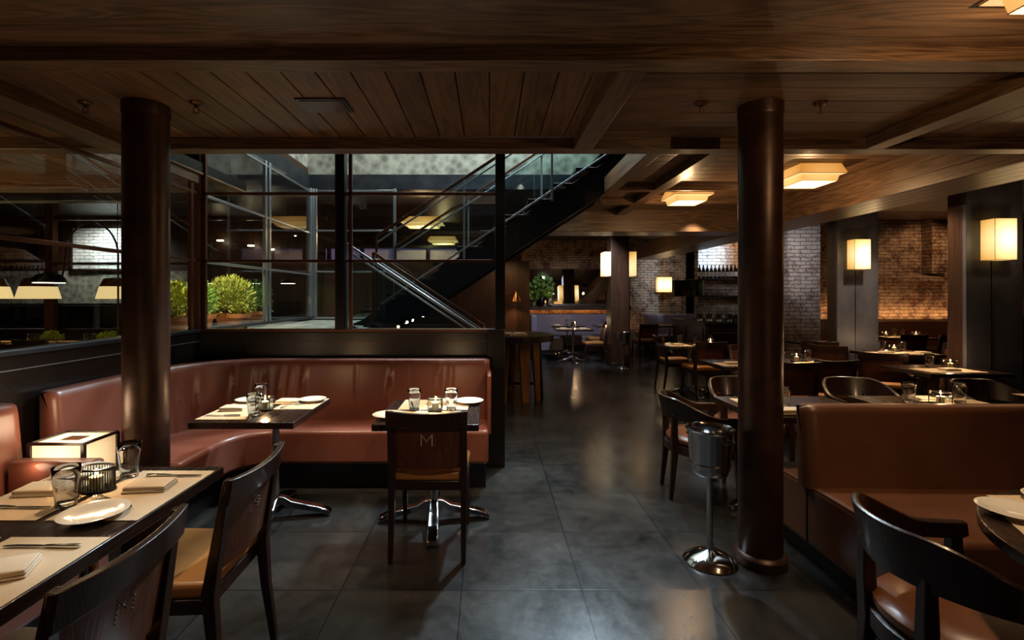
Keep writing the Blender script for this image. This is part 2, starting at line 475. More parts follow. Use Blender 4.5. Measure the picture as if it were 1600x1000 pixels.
trim(B(-12, 12, 1.40, 1.718, BZ, CZ)); trim(B(-12, 12, 2.02, 2.126, BZ, CZ)); trim(B(-12, 12, 3.235, 3.35, BZ, CZ))
trim(B(-12, 12, -1.5, 0.2, BZ, CZ)); trim(B(-12, 12, 1.718, 2.02, 2.515, CZ))
for x0, x1 in ((-2.60, -2.385), (0.56, 0.685), (2.50, 2.62)):
    for y0, y1 in ((2.126, 3.235),):
        trim(B(x0, x1, y0, y1, BZ, CZ), 'beamY')
trim(B(-2.60, -2.52, 3.35, 4.22, BZ, CZ), 'beamY')
trim(B(1.86, 2.00, 3.35, 7.2, 2.68, CZ2), 'beamY')
for y0, y1 in ((5.50, 5.61), (6.29, 6.40)):
    trim(B(1.45, 1.86, y0, y1, 2.68, CZ2)); trim(B(2.00, 3.76, y0, y1, 2.68, CZ2))
trim(B(0.9, 3.76, 7.2, 7.72, BZ - 0.02, CZ2 + 0.3))
trim(B(1.33, 1.45, 3.35, 5.64, 2.68, CZ2 + 0.1), 'beamY')
# deep planked beam that runs back along the right
mb = MB()
for k in range(3): mb.box(3.76, 3.785, 3.36, 12.5, 2.43 + k * 0.11, 2.43 + k * 0.11 + 0.1065)
mb.box(3.77, 4.32, 3.36, 12.5, 2.44, 2.76)
mb.box(4.315, 4.34, 3.36, 12.5, 2.43, 2.76)
for k in range(4): mb.box(3.79 + k * 0.1315, 3.79 + k * 0.1315 + 0.128, 3.36, 12.5, 2.43, 2.445)
trim(mb, 'beamY', 0.002)
trim(B(-12, -2.60, 4.40, 4.60, BZ, CZ)); trim(B(-12, -2.65, 4.98, 5.12, BZ, 3.25), 'blackpanel')
# concrete shaft of the stair and the steel that carries it
struct('wall_shaft_back', B(-2.66, 4.2, 7.10, 7.30, 3.24, 5.9), 'concrete', smooth=False)
struct('wall_shaft_left', B(-2.80, -2.66, 3.40, 7.30, 3.24, 5.9), 'concrete', smooth=False)
trim(B(-2.72, 4.2, 7.02, 7.14, 3.02, 3.24), 'steel'); trim(B(-2.72, -2.60, 4.2, 7.14, 3.02, 3.24), 'steel')
trim(B(-2.62, 0.14, 4.22, 4.34, 3.02, 3.20), 'steel')
struct('wall_rear', B(-13, 13, 14.2, 14.3, 0, 3.4), 'panelZ', smooth=False)
struct('wall_right', B(12, 12.1, -2, 14.3, 0, 3.4), 'brick', smooth=False)
struct('wall_left', B(-12.1, -12, -2, 14.3, 0, 3.4), 'blackpanel', smooth=False)

# ------------------------------------------------------------------ glazed partitions round the stair court
LZ = 1.195; YA = 4.27; XB = -2.55
ZM = (1.789, 2.379, 2.97)
struct('wall_booth', B(XB, 0.135, YA - 0.02, YA + 0.06, 0, LZ - 0.03), 'blackpanel', bev=0.004)
struct('wall_booth_left', B(XB - 0.06, XB + 0.02, -1.5, YA + 0.06, 0, LZ - 0.03), 'blackpanel', bev=0.004)
trim(B(XB - 0.07, XB + 0.035, -1.5, 7.0, LZ - 0.03, LZ), 'steel'); trim(B(XB + 0.035, 0.12, YA - 0.035, YA + 0.07, LZ - 0.03, LZ), 'bronze')
trim(B(XB + 0.02, XB + 0.026, -1.5, YA - 0.02, 1.085, 1.091), 'alu', 0.0); trim(B(XB + 0.03, 0, YA - 0.026, YA - 0.02, 1.085, 1.091), 'bronze', 0.0)
trim(B(-0.02, 0.13, YA - 0.07, YA + 0.07, 0, LZ + 0.001), 'blackpanel')
WI = [0]
def window(x0, y0, x1, y1, z0, z1, mull, posts, mat='bronze', pw=0.035):
    "glazed screen from (x0,y0) to (x1,y1); posts are distances along it"
    WI[0] += 1
    r = root('window_%d' % WI[0], (0, 0, 0)); r['kind'] = 'structure'
    a, b = Vector((x0, y0, 0)), Vector((x1, y1, 0)); d = (b - a); L = d.length; d.normalize()
    fr = MB()
    for z in mull: fr.bar(a + Vector((0, 0, z)), b + Vector((0, 0, z)), 0.03, 0.025)
    for s_ in posts:
        p = a + d * s_; fr.bar((p.x, p.y, z0), (p.x, p.y, z1), pw, pw)
    fr.build('window_frame', mat, r, bev=0.002)
    g = MB().bar(a + Vector((0, 0, (z0 + z1) / 2)), b + Vector((0, 0, (z0 + z1) / 2)), 0.008, z1 - z0)
    g.build('pane', 'glasspane', r, smooth=False)
    return r
window(XB + 0.02, YA, 0.05, YA, LZ, 3.05, ZM, (0.03, 1.19, 1.31), 'bronze', 0.03)
for x0, x1 in ((-1.335, -1.262), (0.05, 0.135)):
    trim(B(x0, x1, YA - 0.05, YA + 0.05, LZ, 3.02), 'black')
trim(B(XB - 0.035, XB + 0.03, YA - 0.04, YA + 0.04, LZ, 3.02), 'bronze')
window(XB, -1.0, XB, YA - 0.05, LZ, BZ, ZM[:2], (0.0, 1.4, 2.8, 4.55, 5.15), 'bronze')
window(XB, YA + 0.05, XB, 6.97, LZ, 3.02, ZM, (1.20, 1.30, 2.60), 'alu', 0.04)
window(XB, 6.97, -1.33, 6.97, 1.15, 3.02, (1.17, 1.83, 2.42, 2.99), (0.02, 0.06, 1.19), 'alu', 0.035)

# half landing with the planted court beyond
struct('floor_landing', B(XB - 0.01, -1.32, 4.36, 6.95, 0.9, 1.14), 'concrete', smooth=False)
struct('floor_court', B(-3.35, XB - 0.06, 4.35, 7.0, 0.9, 1.12), 'concrete', smooth=False)

# ------------------------------------------------------------------ stair flights and railings
def flight(x0, z0, n, run, rise, ya, yb, label, down=False):
    r = root('staircase', (x0, (ya + yb) / 2, z0)); hw = (yb - ya) / 2
    sgn = -1 if down else 1
    for sy in (-1, 1):
        y = sy * hw
        p = [(-0.10, 0.02), (-0.02, -0.34), (n * run, sgn * n * rise - 0.34), (n * run + 0.05, sgn * n * rise + 0.06), (0, 0.06)]
        mb = MB(); t_ = 0.025
        vs = [(x, y - t_ , z) for x, z in p] + [(x, y + t_, z) for x, z in p]; k = len(p)
        mb.add(vs, [tuple(range(k)), tuple(range(2 * k - 1, k - 1, -1))] + [(i, (i + 1) % k, k + (i + 1) % k, k + i) for i in range(k)])
        mb.build('stringer', 'black', r, bev=0.003)
    for k in range(n):
        z = sgn * (k + (0 if down else 1)) * rise
        B(k * run - 0.01, (k + 1) * run + 0.02, -hw - 0.03, hw + 0.03, z - 0.04, z).build('tread', 'blackpanel', r, bev=0.003)
    return tag(r, label, 'staircase')
RUN, RISE = 0.28, 0.185
flight(-1.50, 1.14, 12, RUN, RISE, 5.72, 6.78, 'black steel stair rising to the right behind the glass screen')
flight(-1.30, 1.14, 4, RUN, RISE, 4.66, 5.40, 'black steel stair going down to the right, nearest the glass', True)

def railing(x0, z0, x1, z1, y, label, mats=('bronze', 'alu'), h=0.92, handle=0.03, posts=3, g='glass railings of the stair'):
    "sloping glass railing in the plane y"
    r = root('glass_railing', (x0, y, z0)); dx, dz = x1 - x0, z1 - z0
    m = dz / dx
    MB().bar((0, 0, h), (dx, 0, h + dz), 0.045, handle).build('handrail', mats[0], r, bev=0.004)
    MB().bar((0.02, -0.03, h - 0.07), (dx, -0.03, h - 0.07 + m * (dx - 0.02)), 0.02, 0.018).build('upper_channel', mats[1], r, bev=0.002)
    MB().bar((0.05, 0, 0.10 + m * 0.05), (dx, 0, 0.10 + dz), 0.02, 0.022).build('lower_channel', mats[1], r, bev=0.002)
    for k in range(posts):
        x = dx * k / max(1, posts - 1) if posts > 1 else 0
        B(x - 0.012, x + 0.012, -0.02, 0.02, m * x - 0.02, m * x + h).build('post', mats[1] if k else mats[0], r)
    t_ = 0.005
    pts = [(0.03, 0.12 + m * 0.03), (dx, 0.12 + dz), (dx, h + dz - 0.03), (0.03, h - 0.03 + m * 0.03)]
    vs = [(x, -t_, z) for x, z in pts] + [(x, t_, z) for x, z in pts]
    MB().add(vs, [(0, 1, 2, 3), (7, 6, 5, 4), (0, 4, 5, 1), (1, 5, 6, 2), (2, 6, 7, 3), (3, 7, 4, 0)]).build('glass_panel', 'railglass', r, smooth=False)
    return tag(r, label, 'railing', g)
sl = RISE / RUN
railing(-1.32, 1.26, 1.75, 1.26 + sl * 3.07, 5.68, 'nearer glass railing of the stair that rises to the right', posts=4)
railing(-1.32, 1.26, 1.75, 1.26 + sl * 3.07, 6.82, 'farther glass railing of the stair that rises to the right', posts=4)
railing(-1.36, 1.06, -0.06, 1.06 - sl * 1.30, 4.62, 'bright topped railing sloping down right, just behind the glass', ('alu', 'alu'), posts=2, handle=0.026)
railing(-1.30, 1.05, -0.06, 1.05 - sl * 1.24, 5.44, 'bronze railing sloping down right behind the bright topped one', posts=2)

# wood screen wall behind the stair, with a violet backlit shelf
struct('wall_panelled', B(-3.4, 0.82, 10.0, 10.15, 0, 2.2), 'panelZ', smooth=False)
struct('wall_panelled_edge', B(-3.4, 0.82, 10.0, 10.15, 2.47, 2.53), 'black', smooth=False)
r = root('backlit_shelf', (-1.5, 10.05, 2.2))
B(-1.9, 1.6, 0.04, 0.09, 0.02, 0.265).build('backlight_panel', 'purple', r)
for k in range(6): B(-1.85 + k * 0.68, -1.78 + k * 0.68, -0.04, 0.04, 0.02, 0.27).build('divider', 'black', r)
B(-1.9, 1.6, -0.05, 0.09, 0.0, 0.02).build('shelf_board', 'black', r)
tag(r, 'violet backlit bar shelf seen behind the rising stair', 'shelf')

# ------------------------------------------------------------------ columns
def mk_column():
    r = root('round_column')
    MB().lathe([(0.112, 0), (0.112, 2.54)], 48).build('shaft', 'column', r)
    MB().lathe([(0.132, 0), (0.134, 0.02), (0.134, 0.05), (0.122, 0.065), (0.112, 0.07)], 48).build('base_collar', 'column', r)
    MB().lathe([(0.113, 2.47), (0.116, 2.48), (0.116, 2.539)], 48).build('top_collar', 'column', r)
    return r
MAKE['column'] = (mk_column, 'column')
put('column', -1.905, 2.70, 0, 0, 'round iron column between the curved booth and foreground table', 'round iron columns')
put('column', 1.508, 2.71, 0, 0.4, 'round iron column beside the tall ice bucket stand', 'round iron columns')
def mk_pillar():
    r = root('square_pillar')
    B(-0.015, 0.50, 0.02, 0.19, 0, 2.755).build('timber_post', 'panelZ', r, bev=0.004)
    B(-0.02, 0.56, -0.02, 0.02, 0, 2.755).build('steel_plate', 'steelplate', r, bev=0.003)
    B(0.50, 0.57, 0.02, 0.19, 0, 2.755).build('edge_plate', 'steelplate', r, bev=0.003)
    B(0.232, 0.238, -0.025, -0.02, 0.6, 1.85).build('cable_channel', 'black', r)
    return r
MAKE['pillar'] = (mk_pillar, 'pillar')
put('pillar', 4.90, 5.0, 0, 0, 'wide dark steel pillar at right edge carrying the nearer lamp', 'steel clad pillars')
put('pillar', 4.90, 6.85, 0, 0, 'wide dark steel pillar left of the arched brick wall', 'steel clad pillars')
r = root('timber_pillar', (2.74, 10.4, 0))
B(-0.19, 0.19, -0.19, 0.19, 0, 3.05).build('post', 'panelZ', r, bev=0.004)
B(-0.20, 0.20, -0.20, 0.20, 0, 0.08).build('pillar_base', 'blackpanel', r, bev=0.004)
tag(r, 'dark timber pillar in mid distance with a lamp on each side', 'pillar')

# ------------------------------------------------------------------ lamps
def mk_sconce():
    r = root('wall_lamp')
    B(-0.11, 0.11, -0.15, -0.004, -0.205, 0.205).build('lamp_shade', 'sconce', r, bev=0.004)
    fr = MB()
    for x in (-0.111, 0.111):
        fr.bar((x, -0.151, -0.206), (x, -0.151, 0.206), 0.003, 0.003)
        for z in (-0.206, 0.206): fr.bar((x, -0.151, z), (x, 0, z), 0.003, 0.003)
    for z in (-0.206, 0.206): fr.bar((-0.111, -0.151, z), (0.111, -0.151, z), 0.003, 0.003)
    fr.build('frame', 'bronze', r)
    B(-0.09, 0.09, -0.004, 0.0, -0.19, 0.19).build('back_plate', 'black', r)
    light('sconce_light', 'POINT', (0, -0.34, 0), 2.2, WARM, 0.03, parent=r)
    return r
MAKE['sconce'] = (mk_sconce, 'lamp')
G = 'paper box wall lamps'
put('sconce', 5.13, 4.98, 2.05, 0, 'glowing box lamp on the nearer steel pillar at right edge', G)
put('sconce', 5.125, 6.83, 2.06, 0, 'glowing box lamp on the farther steel pillar by arched wall', G)
put('sconce', 2.55, 10.36, 2.16, -PI / 2, 'glowing box lamp on left side of the distant timber pillar', G, (1.5, 1, 1.25))
put('sconce', 2.93, 10.36, 2.16, PI / 2, 'glowing box lamp on right side of the distant timber pillar', G, (1.5, 1, 1.25))
put('sconce', 4.80, 13.48, 1.80, 0, 'square glowing lamp on the far brick wall left of bar', G, (1.8, 1, 1.0))

def mk_ceil():
    r = root('ceiling_lamp')
    # flared upper tier, inset lower tier
    def fr(mb, a, za, b, zb):
        vs = [(-a, -a, za), (a, -a, za), (a, a, za), (-a, a, za), (-b, -b, zb), (b, -b, zb), (b, b, zb), (-b, b, zb)]
        return mb.add(vs, [(0, 1, 5, 4), (1, 2, 6, 5), (2, 3, 7, 6), (3, 0, 4, 7)])
    fr(MB(), 0.165, 0.0, 0.195, -0.085).build('upper_shade', 'lampbox', r, smooth=False)
    mb = fr(MB(), 0.195, -0.085, 0.155, -0.092); mb.build('shade_lip', 'lampbottom', r, smooth=False)
    mb = fr(MB(), 0.155, -0.092, 0.145, -0.140); mb.build('lower_shade', 'lampbox', r, smooth=False)
    B(-0.145, 0.145, -0.145, 0.145, -0.142, -0.138).build('diffuser', 'lampbottom', r)
    e = MB()
    for a, z in ((0.196, -0.086), (0.146, -0.141)):
        for p, q in (((-a, -a), (a, -a)), ((a, -a), (a, a)), ((a, a), (-a, a)), ((-a, a), (-a, -a))): e.bar((*p, z), (*q, z), 0.003, 0.003)
    e.build('frame', 'bronze', r)
    B(-0.165, 0.165, -0.165, 0.165, -0.003, 0.0).build('mounting_plate', 'black', r)
    light('ceiling_lamp_light', 'POINT', (0, 0, -0.28), 15, WARM, 0.004, parent=r)
    return r
MAKE['ceil'] = (mk_ceil, 'ceiling lamp')
G = 'stepped paper ceiling lamps'
put('ceil', 1.835, 1.44, CZ, 0, 'large stepped ceiling lamp cut off by the top right corner', G)
put('ceil', 3.19, 4.87, CZ2, 0, 'stepped glowing ceiling lamp just right of the right column', G, (1.18, 1.18, 1.15))
put('ceil', 2.36, 5.83, CZ2, 0, 'stepped glowing ceiling lamp just left of the right column', G, (1.18, 1.18, 1.15))
put('ceil', -1.30, 9.5, 3.00, 0, 'long glowing ceiling lamp seen through the rising stair railing', G, (2.05, 1.6, 1.2))
put('ceil', -1.18, 12.4, 2.98, 0, 'small glowing ceiling lamp behind the stair, lower right of another', G, (1.9, 1.5, 1.2))
for x, y in ((-1.30, 9.5), (-1.18, 12.4)):
    mb = MB(); mb.tube([(x, y, 3.0), (x, y, 3.25)], 0.006, 6)
    tag(mb.build('lamp_cord', 'black'), 'thin cord above the %s lamp behind the stair' % ('longer' if y < 10 else 'shorter'), 'cord')

# box lamp between the two left benches
r = root('side_lamp', (-2.125, 2.495, 0.545))
B(-0.130, 0.130, -0.105, 0.105, 0.012, 0.208).build('lamp_shade', 'boxlamp', r, bev=0.002)
f = MB()
for z in (0.006, 0.210):
    for y in (-0.108, 0.108): f.box(-0.137, 0.137, y - 0.007, y + 0.007, z - 0.007, z + 0.007)
    for x in (-0.132, 0.132): f.box(x - 0.007, x + 0.007, -0.11, 0.11, z - 0.007, z + 0.007)
for x in (-0.132, 0.132):
    for y in (-0.108, 0.108): f.box(x - 0.009, x + 0.009, y - 0.009, y + 0.009, 0.0, 0.21)
f.build('frame', 'espresso', r, bev=0.0015)
B(-0.05, 0.05, -0.04, 0.04, 0.2085, 0.2095).build('finial_plate', 'brass', r)
light('side_lamp_light', 'POINT', (0, -0.02, 0.32), 3.5, WARM2, 0.08, parent=r)
light('side_lamp_light', 'POINT', (0.0, -0.22, 0.14), 1.2, WARM2, 0.06, parent=r)
tag(r, 'square box table lamp glowing on ledge between the left benches', 'lamp')
r = root('side_table', (-2.125, 2.487, 0))
B(-0.138, 0.138, -0.112, 0.118, 0.52, 0.545).build('top', 'espresso', r, bev=0.003)
B(-0.13, 0.10, -0.108, 0.10, 0.0, 0.52).build('body', 'espresso', r, bev=0.003)
tag(r, 'dark ledge under the glowing box lamp', 'side table')

# ------------------------------------------------------------------ chairs
def curve_slab(mb, hw, z0, z1, y, t_, sag, lean, n=14, zref=0.45, topsag=0.0):
    rings = []
    for i in range(n + 1):
        u = -1 + 2 * i / n; x = u * hw; yy = y - sag * (1 - u * u)
        ring = []
        for dy, z in ((0, z0), (t_, z0), (t_, z1 - topsag * (1 - u * u)), (0, z1 - topsag * (1 - u * u))):
            ring.append((x, yy + dy - lean * (z - zref), z))
        rings.append(ring)
    mb.loft(rings); return mb
def mk_chair(stud=None):
    r = root('dining_chair')
    # sitter faces +y, back at y = -0.22
    sp = [(-0.205, -0.20), (0.205, -0.20), (0.222, 0.20), (0.14, 0.225), (0, 0.235), (-0.14, 0.225), (-0.222, 0.20)]
    MB().prism(sp, 0.428, 0.485).build('seat', 'leather_seat', r, bev=0.018, seg=3)
    MB().prism([(x * 0.99, y * 0.985) for x, y in sp], 0.375, 0.428).build('seat_frame', 'espresso', r, bev=0.003)
    L = 0.16
    for sx in (-1, 1):
        mb = MB(); x = sx * 0.203
        prof = [(0.0, -0.265, 0.026, 0.028), (0.25, -0.228, 0.034, 0.036), (0.45, -0.212, 0.040, 0.046), (0.72, -0.212 - L * 0.27, 0.036, 0.030), (0.845, -0.212 - L * 0.395, 0.030, 0.022)]
        mb.loft([[(x - a / 2, y - b / 2, z), (x + a / 2, y - b / 2, z), (x + a / 2, y + b / 2, z), (x - a / 2, y + b / 2, z)] for z, y, a, b in prof])
        mb.build('leg', 'espresso', r, bev=0.003)
        mb = MB(); x = sx * 0.196
        mb.loft([[(x + sx * k - a / 2, y - a / 2, z), (x + sx * k + a / 2, y - a / 2, z), (x + sx * k + a / 2, y + a / 2, z), (x + sx * k - a / 2, y + a / 2, z)] for z, y, a, k in ((0, 0.212, 0.024, 0.008), (0.4, 0.19, 0.038, 0))])
        mb.build('leg', 'espresso', r, bev=0.003)
    curve_slab(MB(), 0.190, 0.512, 0.765, -0.213, 0.014, 0.026, L).build('back_panel', 'walnut', r, bev=0.002)
    curve_slab(MB(), 0.226, 0.758, 0.850, -0.236, 0.024, 0.030, L, topsag=0.010).build('top_rail', 'espresso', r, bev=0.003)
    if not stud: return r
    # the letter M in small studs on the rear face of the panel
    st = MB(); pts = []
    for k in range(6): pts += [(-0.030, 0.0 + k * 0.012), (0.030, 0.0 + k * 0.012)]
    for k in range(1, 5): pts += [(-0.030 + k * 0.0075, 0.060 - k * 0.0095), (0.030 - k * 0.0075, 0.060 - k * 0.0095)]
    for x, z in pts:
        zz = 0.655 + z; yy = -0.213 - 0.026 * (1 - (x / 0.19) ** 2) - L * (zz - 0.45) - 0.001
        st.ball((x, yy, zz), 0.0031, 6, 4)
    st.build('monogram', stud, r)
    return r
MAKE['chair'] = (mk_chair, 'chair'); MAKE['chairM'] = (lambda: mk_chair('stud'), 'chair'); MAKE['chairm'] = (lambda: mk_chair('silver'), 'chair')

def mk_arm():
    r = root('armchair')
    # barrel chair, open towards +y
    R_, AL = 0.275, 0.20
    def path(u):  # u in [-1,1]
        La = AL; Lc = PI * R_; tot = 2 * La + Lc; s = (u + 1) / 2 * tot
        if s < La: return Vector((-R_, La - s, 0)), Vector((-1, 0, 0))
        if s > La + Lc: return Vector((R_, s - La - Lc, 0)), Vector((1, 0, 0))
        a = PI + (s - La) / R_
        return Vector((R_ * math.cos(a), R_ * math.sin(a), 0)), Vector((math.cos(a), math.sin(a), 0))
    rings = []; N = 48
    for i in range(N + 1):
        u = -1 + 2 * i / N; p, nrm = path(u); k = abs(u)
        sm = min(1, max(0, (k - 0.25) / 0.55)); sm = sm * sm * (3 - 2 * sm)
        zt = 0.770 - 0.120 * sm; hgt = 0.165 - 0.105 * sm
        fl = 0.020 * (1 - sm) + 0.004
        if k > 0.97: hgt *= 0.8
        th = 0.024 + 0.012 * sm
        a = p + nrm * fl; b = p - nrm * (fl * 0.4)
        rings.append([(b + Vector((0, 0, zt - hgt))), (b - nrm * th + Vector((0, 0, zt - hgt + 0.002))), (a - nrm * th + Vector((0, 0, zt - 0.003))), (a - nrm * (th / 2) + Vector((0, 0, zt + 0.003))), (a + Vector((0, 0, zt - 0.003)))])
    MB().loft(rings).build('back_rail', 'espresso', r, bev=0.003, seg=2)
    def disc(R0, y0=0.02, sq=1.0, n=40):
        out = []
        for i in range(n):
            a = 2 * PI * i / n; c, s_ = math.cos(a), math.sin(a)
            e = 0.82 if s_ > 0 else 1.0
            out.append((R0 * math.copysign(abs(c) ** e, c), y0 + R0 * sq * math.copysign(abs(s_) ** e, s_)))
        return out
    rr = [[(x, y, z) for x, y in disc(R0)] for R0, z in ((0.245, 0.415), (0.258, 0.43), (0.258, 0.452), (0.235, 0.474), (0.15, 0.484), (0.02, 0.486))]
    MB().loft(rr).build('seat', 'leather_arm', r)
    rr = [[(x, y, z) for x, y in disc(R0)] for R0, z in ((0.262, 0.345), (0.268, 0.35), (0.268, 0.41), (0.25, 0.416))]
    MB().loft(rr).build('seat_frame', 'espresso', r)
    for sx in (-1, 1):
        for (x0, y0, x1, y1, zt, nm) in ((0.130, -0.212, 0.135, -0.216, 0.64, 0), (0.262, 0.175, 0.262, 0.165, 0.615, 1)):
            mb = MB()
            prof = [(0, sx * (x0 + 0.015), y0 + (0.02 if nm else -0.03), 0.026), (0.36, sx * x0, y0, 0.046), (0.5, sx * x1, y1, 0.044), (zt, sx * x1, y1, 0.036)]
            mb.loft([[(x - a / 2, y - a / 2, z), (x + a / 2, y - a / 2, z), (x + a / 2, y + a / 2, z), (x - a / 2, y + a / 2, z)] for z, x, y, a in prof])
            mb.build('leg', 'espresso', r, bev=0.004)
    return r
MAKE['arm'] = (mk_arm, 'armchair')

# ------------------------------------------------------------------ tables
def mk_table(w, d, mat='tabletop', pole=True, py=0.0):
    def f():
        r = root('dining_table')
        B(-w / 2, w / 2, -d / 2, d / 2, 0.712, 0.75).build('tabletop', mat, r, bev=0.002)
        B(-0.12, 0.12, -0.12 + py, 0.12 + py, 0.700, 0.712).build('mounting_plate', 'black', r)
        MB().lathe([(0.028, 0.11), (0.028, 0.70)], 20, (0, py, 0)).build('pole', 'chrome', r)
        for k in range(4):
            a = k * PI / 2 + 0.08; mb = MB(); rings = []
            for s_, z, hw, hh in ((0.0, 0.122, 0.036, 0.034), (0.06, 0.115, 0.034, 0.030), (0.11, 0.088, 0.037, 0.027), (0.20, 0.070, 0.041, 0.023), (0.30, 0.048, 0.041, 0.021), (0.352, 0.028, 0.038, 0.018), (0.367, 0.014, 0.032, 0.012)):
                c, q = math.cos(a), math.sin(a); z0 = max(0.002, z - hh)
                rings.append([(c * s_ - q * t_, py + q * s_ + c * t_, zz) for t_, zz in ((-hw, z0), (hw, z0), (hw * 0.8, z + hh * 0.6), (-hw * 0.8, z + hh * 0.6))])
            mb.loft(rings); mb.build('foot', 'chrome', r, bev=0.006, seg=3)
        return r
    return f
MAKE['table2'] = (mk_table(0.61, 0.65, py=0.14), 'table')
MAKE['table3'] = (mk_table(0.61, 0.65), 'table')
MAKE['table5'] = (mk_table(0.80, 0.62, py=0.17), 'table')
MAKE['table4s'] = (mk_table(0.56, 0.62), 'table')
MAKE['table4'] = (mk_table(0.80, 0.62), 'table')

def mk_tumbler():
    prof = [(0.0005, 0.0), (0.028, 0.0), (0.031, 0.004), (0.033, 0.03), (0.040, 0.11), (0.0425, 0.137), (0.0415, 0.1385), (0.0400, 0.137), (0.0375, 0.11), (0.0305, 0.032), (0.028, 0.018), (0.0005, 0.014)]
    return MB().lathe(prof, 28).build('tumbler', 'glass', None, ang=60)
MAKE['tumbler'] = (mk_tumbler, 'glass')
def mk_plate():
    prof = [(0.0005, 0.002), (0.055, 0.002), (0.058, 0.0), (0.062, 0.003), (0.085, 0.012), (0.098, 0.018), (0.0985, 0.020), (0.096, 0.0205), (0.080, 0.0155), (0.062, 0.009), (0.056, 0.006), (0.0005, 0.0055)]
    return MB().lathe(prof, 48).build('plate', 'china', None, ang=50)
MAKE['plate'] = (mk_plate, 'plate')
def mk_mat():
    return B(-0.225, 0.225, -0.15, 0.15, 0, 0.0016).build('placemat', 'paper', None)
MAKE['mat'] = (mk_mat, 'placemat')
def mk_napkin():
    mb = MB()
    def layer(x0, x1, y0, y1, z0, z1, n=8):
        rings = []
        for i in range(n + 1):
            u = i / n; x = x0 + (x1 - x0) * u; h = 0.0022 * math.sin(u * PI * 1.2)
            rings.append([(x, y0, z0), (x, y0 - 0.004, (z0 + z1) / 2), (x, y0, z1 + h), (x, y1, z1 + h * 0.5), (x, y1, z0)])
        mb.loft(rings)
    layer(-0.075, 0.075, -0.050, 0.050, 0.0, 0.008)
    layer(-0.073, 0.074, -0.045, 0.051, 0.008, 0.016)
    layer(-0.070, 0.072, -0.048, 0.044, 0.016, 0.024)
    return mb.build('napkin', 'linen', None, bev=0.003, seg=2, ang=60)
MAKE['napkin'] = (mk_napkin, 'napkin')
def mk_knife():
    r = root('table_knife')
    rings = [[(x, -w_, z), (x, w_, z), (x, w_, z + h), (x, -w_, z + h)] for x, w_, z, h in ((-0.11, 0.006, 0.001, 0.008), (-0.10, 0.0075, 0.0, 0.010), (-0.04, 0.006, 0.001, 0.009), (-0.005, 0.004, 0.002, 0.006))]
    MB().loft(rings).build('handle', 'silver', r, bev=0.002)
    rings = [[(x, -a, 0.004), (x, b, 0.004), (x, b, 0.0055), (x, -a, 0.0055)] for x, a, b in ((-0.005, 0.003, 0.004), (0.01, 0.007, 0.005), (0.08, 0.008, 0.005), (0.105, 0.004, 0.005), (0.112, 0.0, 0.004))]
    MB().loft(rings).build('blade', 'silver', r)
    return r
MAKE['knife'] = (mk_knife, 'knife')
def mk_fork():
    r = root('table_fork')
    MB().loft([[(x, -w_, z), (x, w_, z), (x, w_, z + 0.003), (x, -w_, z + 0.003)] for x, w_, z in ((-0.105, 0.007, 0.002), (-0.09, 0.008, 0.004), (-0.02, 0.003, 0.010), (0.02, 0.003, 0.010), (0.035, 0.010, 0.006), (0.05, 0.012, 0.004))]).build('handle', 'silver', r, bev=0.001)
    mb = MB()
    for k in range(4):
        y = -0.0105 + 0.007 * k
        mb.loft([[(x, y - 0.0014, z), (x, y + 0.0014, z), (x, y + 0.0014, z + 0.002), (x, y - 0.0014, z + 0.002)] for x, z in ((0.048, 0.004), (0.07, 0.004), (0.095, 0.010))])
    mb.build('tines', 'silver', r)
    return r
MAKE['fork'] = (mk_fork, 'fork')
def mk_candle():
    r = root('candle_holder')
    B(-0.042, 0.042, -0.042, 0.042, 0, 0.012).build('base', 'black', r, bev=0.002)
    g = MB(); a, b = 0.040, 0.0365
    for (x0, x1, y0, y1) in ((-a, a, -a, -b), (-a, a, b, a), (-a, -b, -b, b), (b, a, -b, b)): g.box(x0, x1, y0, y1, 0.012, 0.085)
    g.build('glass', 'glasspane', r, smooth=False)
    f = MB()
    for x in (-0.0415, 0.0415):
        for y in (-0.0415, 0.0415): f.bar((x, y, 0.01), (x, y, 0.086), 0.004, 0.004)
    for s_ in (-0.0415, 0.0415):
        f.bar((-0.0415, s_, 0.080), (0.0415, s_, 0.080), 0.004, 0.007); f.bar((s_, -0.0415, 0.080), (s_, 0.0415, 0.080), 0.004, 0.007)
    f.build('frame', 'black', r)
    MB().lathe([(0.022, 0.012), (0.0225, 0.055), (0.018, 0.057), (0.001, 0.055)], 20).build('candle', 'wax', r)
    MB().lathe([(0.0005, 0.062), (0.004, 0.068), (0.0045, 0.074), (0.002, 0.086), (0.0004, 0.094)], 10).build('flame', 'flame', r)
    light('candle_light', 'POINT', (0, 0, 0.115), 3.0, (1.0, 0.62, 0.32), 0.012, parent=r)
    return r
MAKE['candle'] = (mk_candle, 'candle')

GL = {k: v for k, v in (('tumbler', 'glass tumblers'), ('plate', 'white side plates'), ('mat', 'paper placemats'), ('napkin', 'folded napkins'), ('knife', 'table knives'), ('fork', 'table forks'), ('candle', 'table candles'))}
TZ = 0.751
def on(kind, x, y, rz, label, z=TZ, sc=None):
    return put(kind, x, y, z, rz, label, GL[kind], sc)
ZM_ = TZ + 0.002

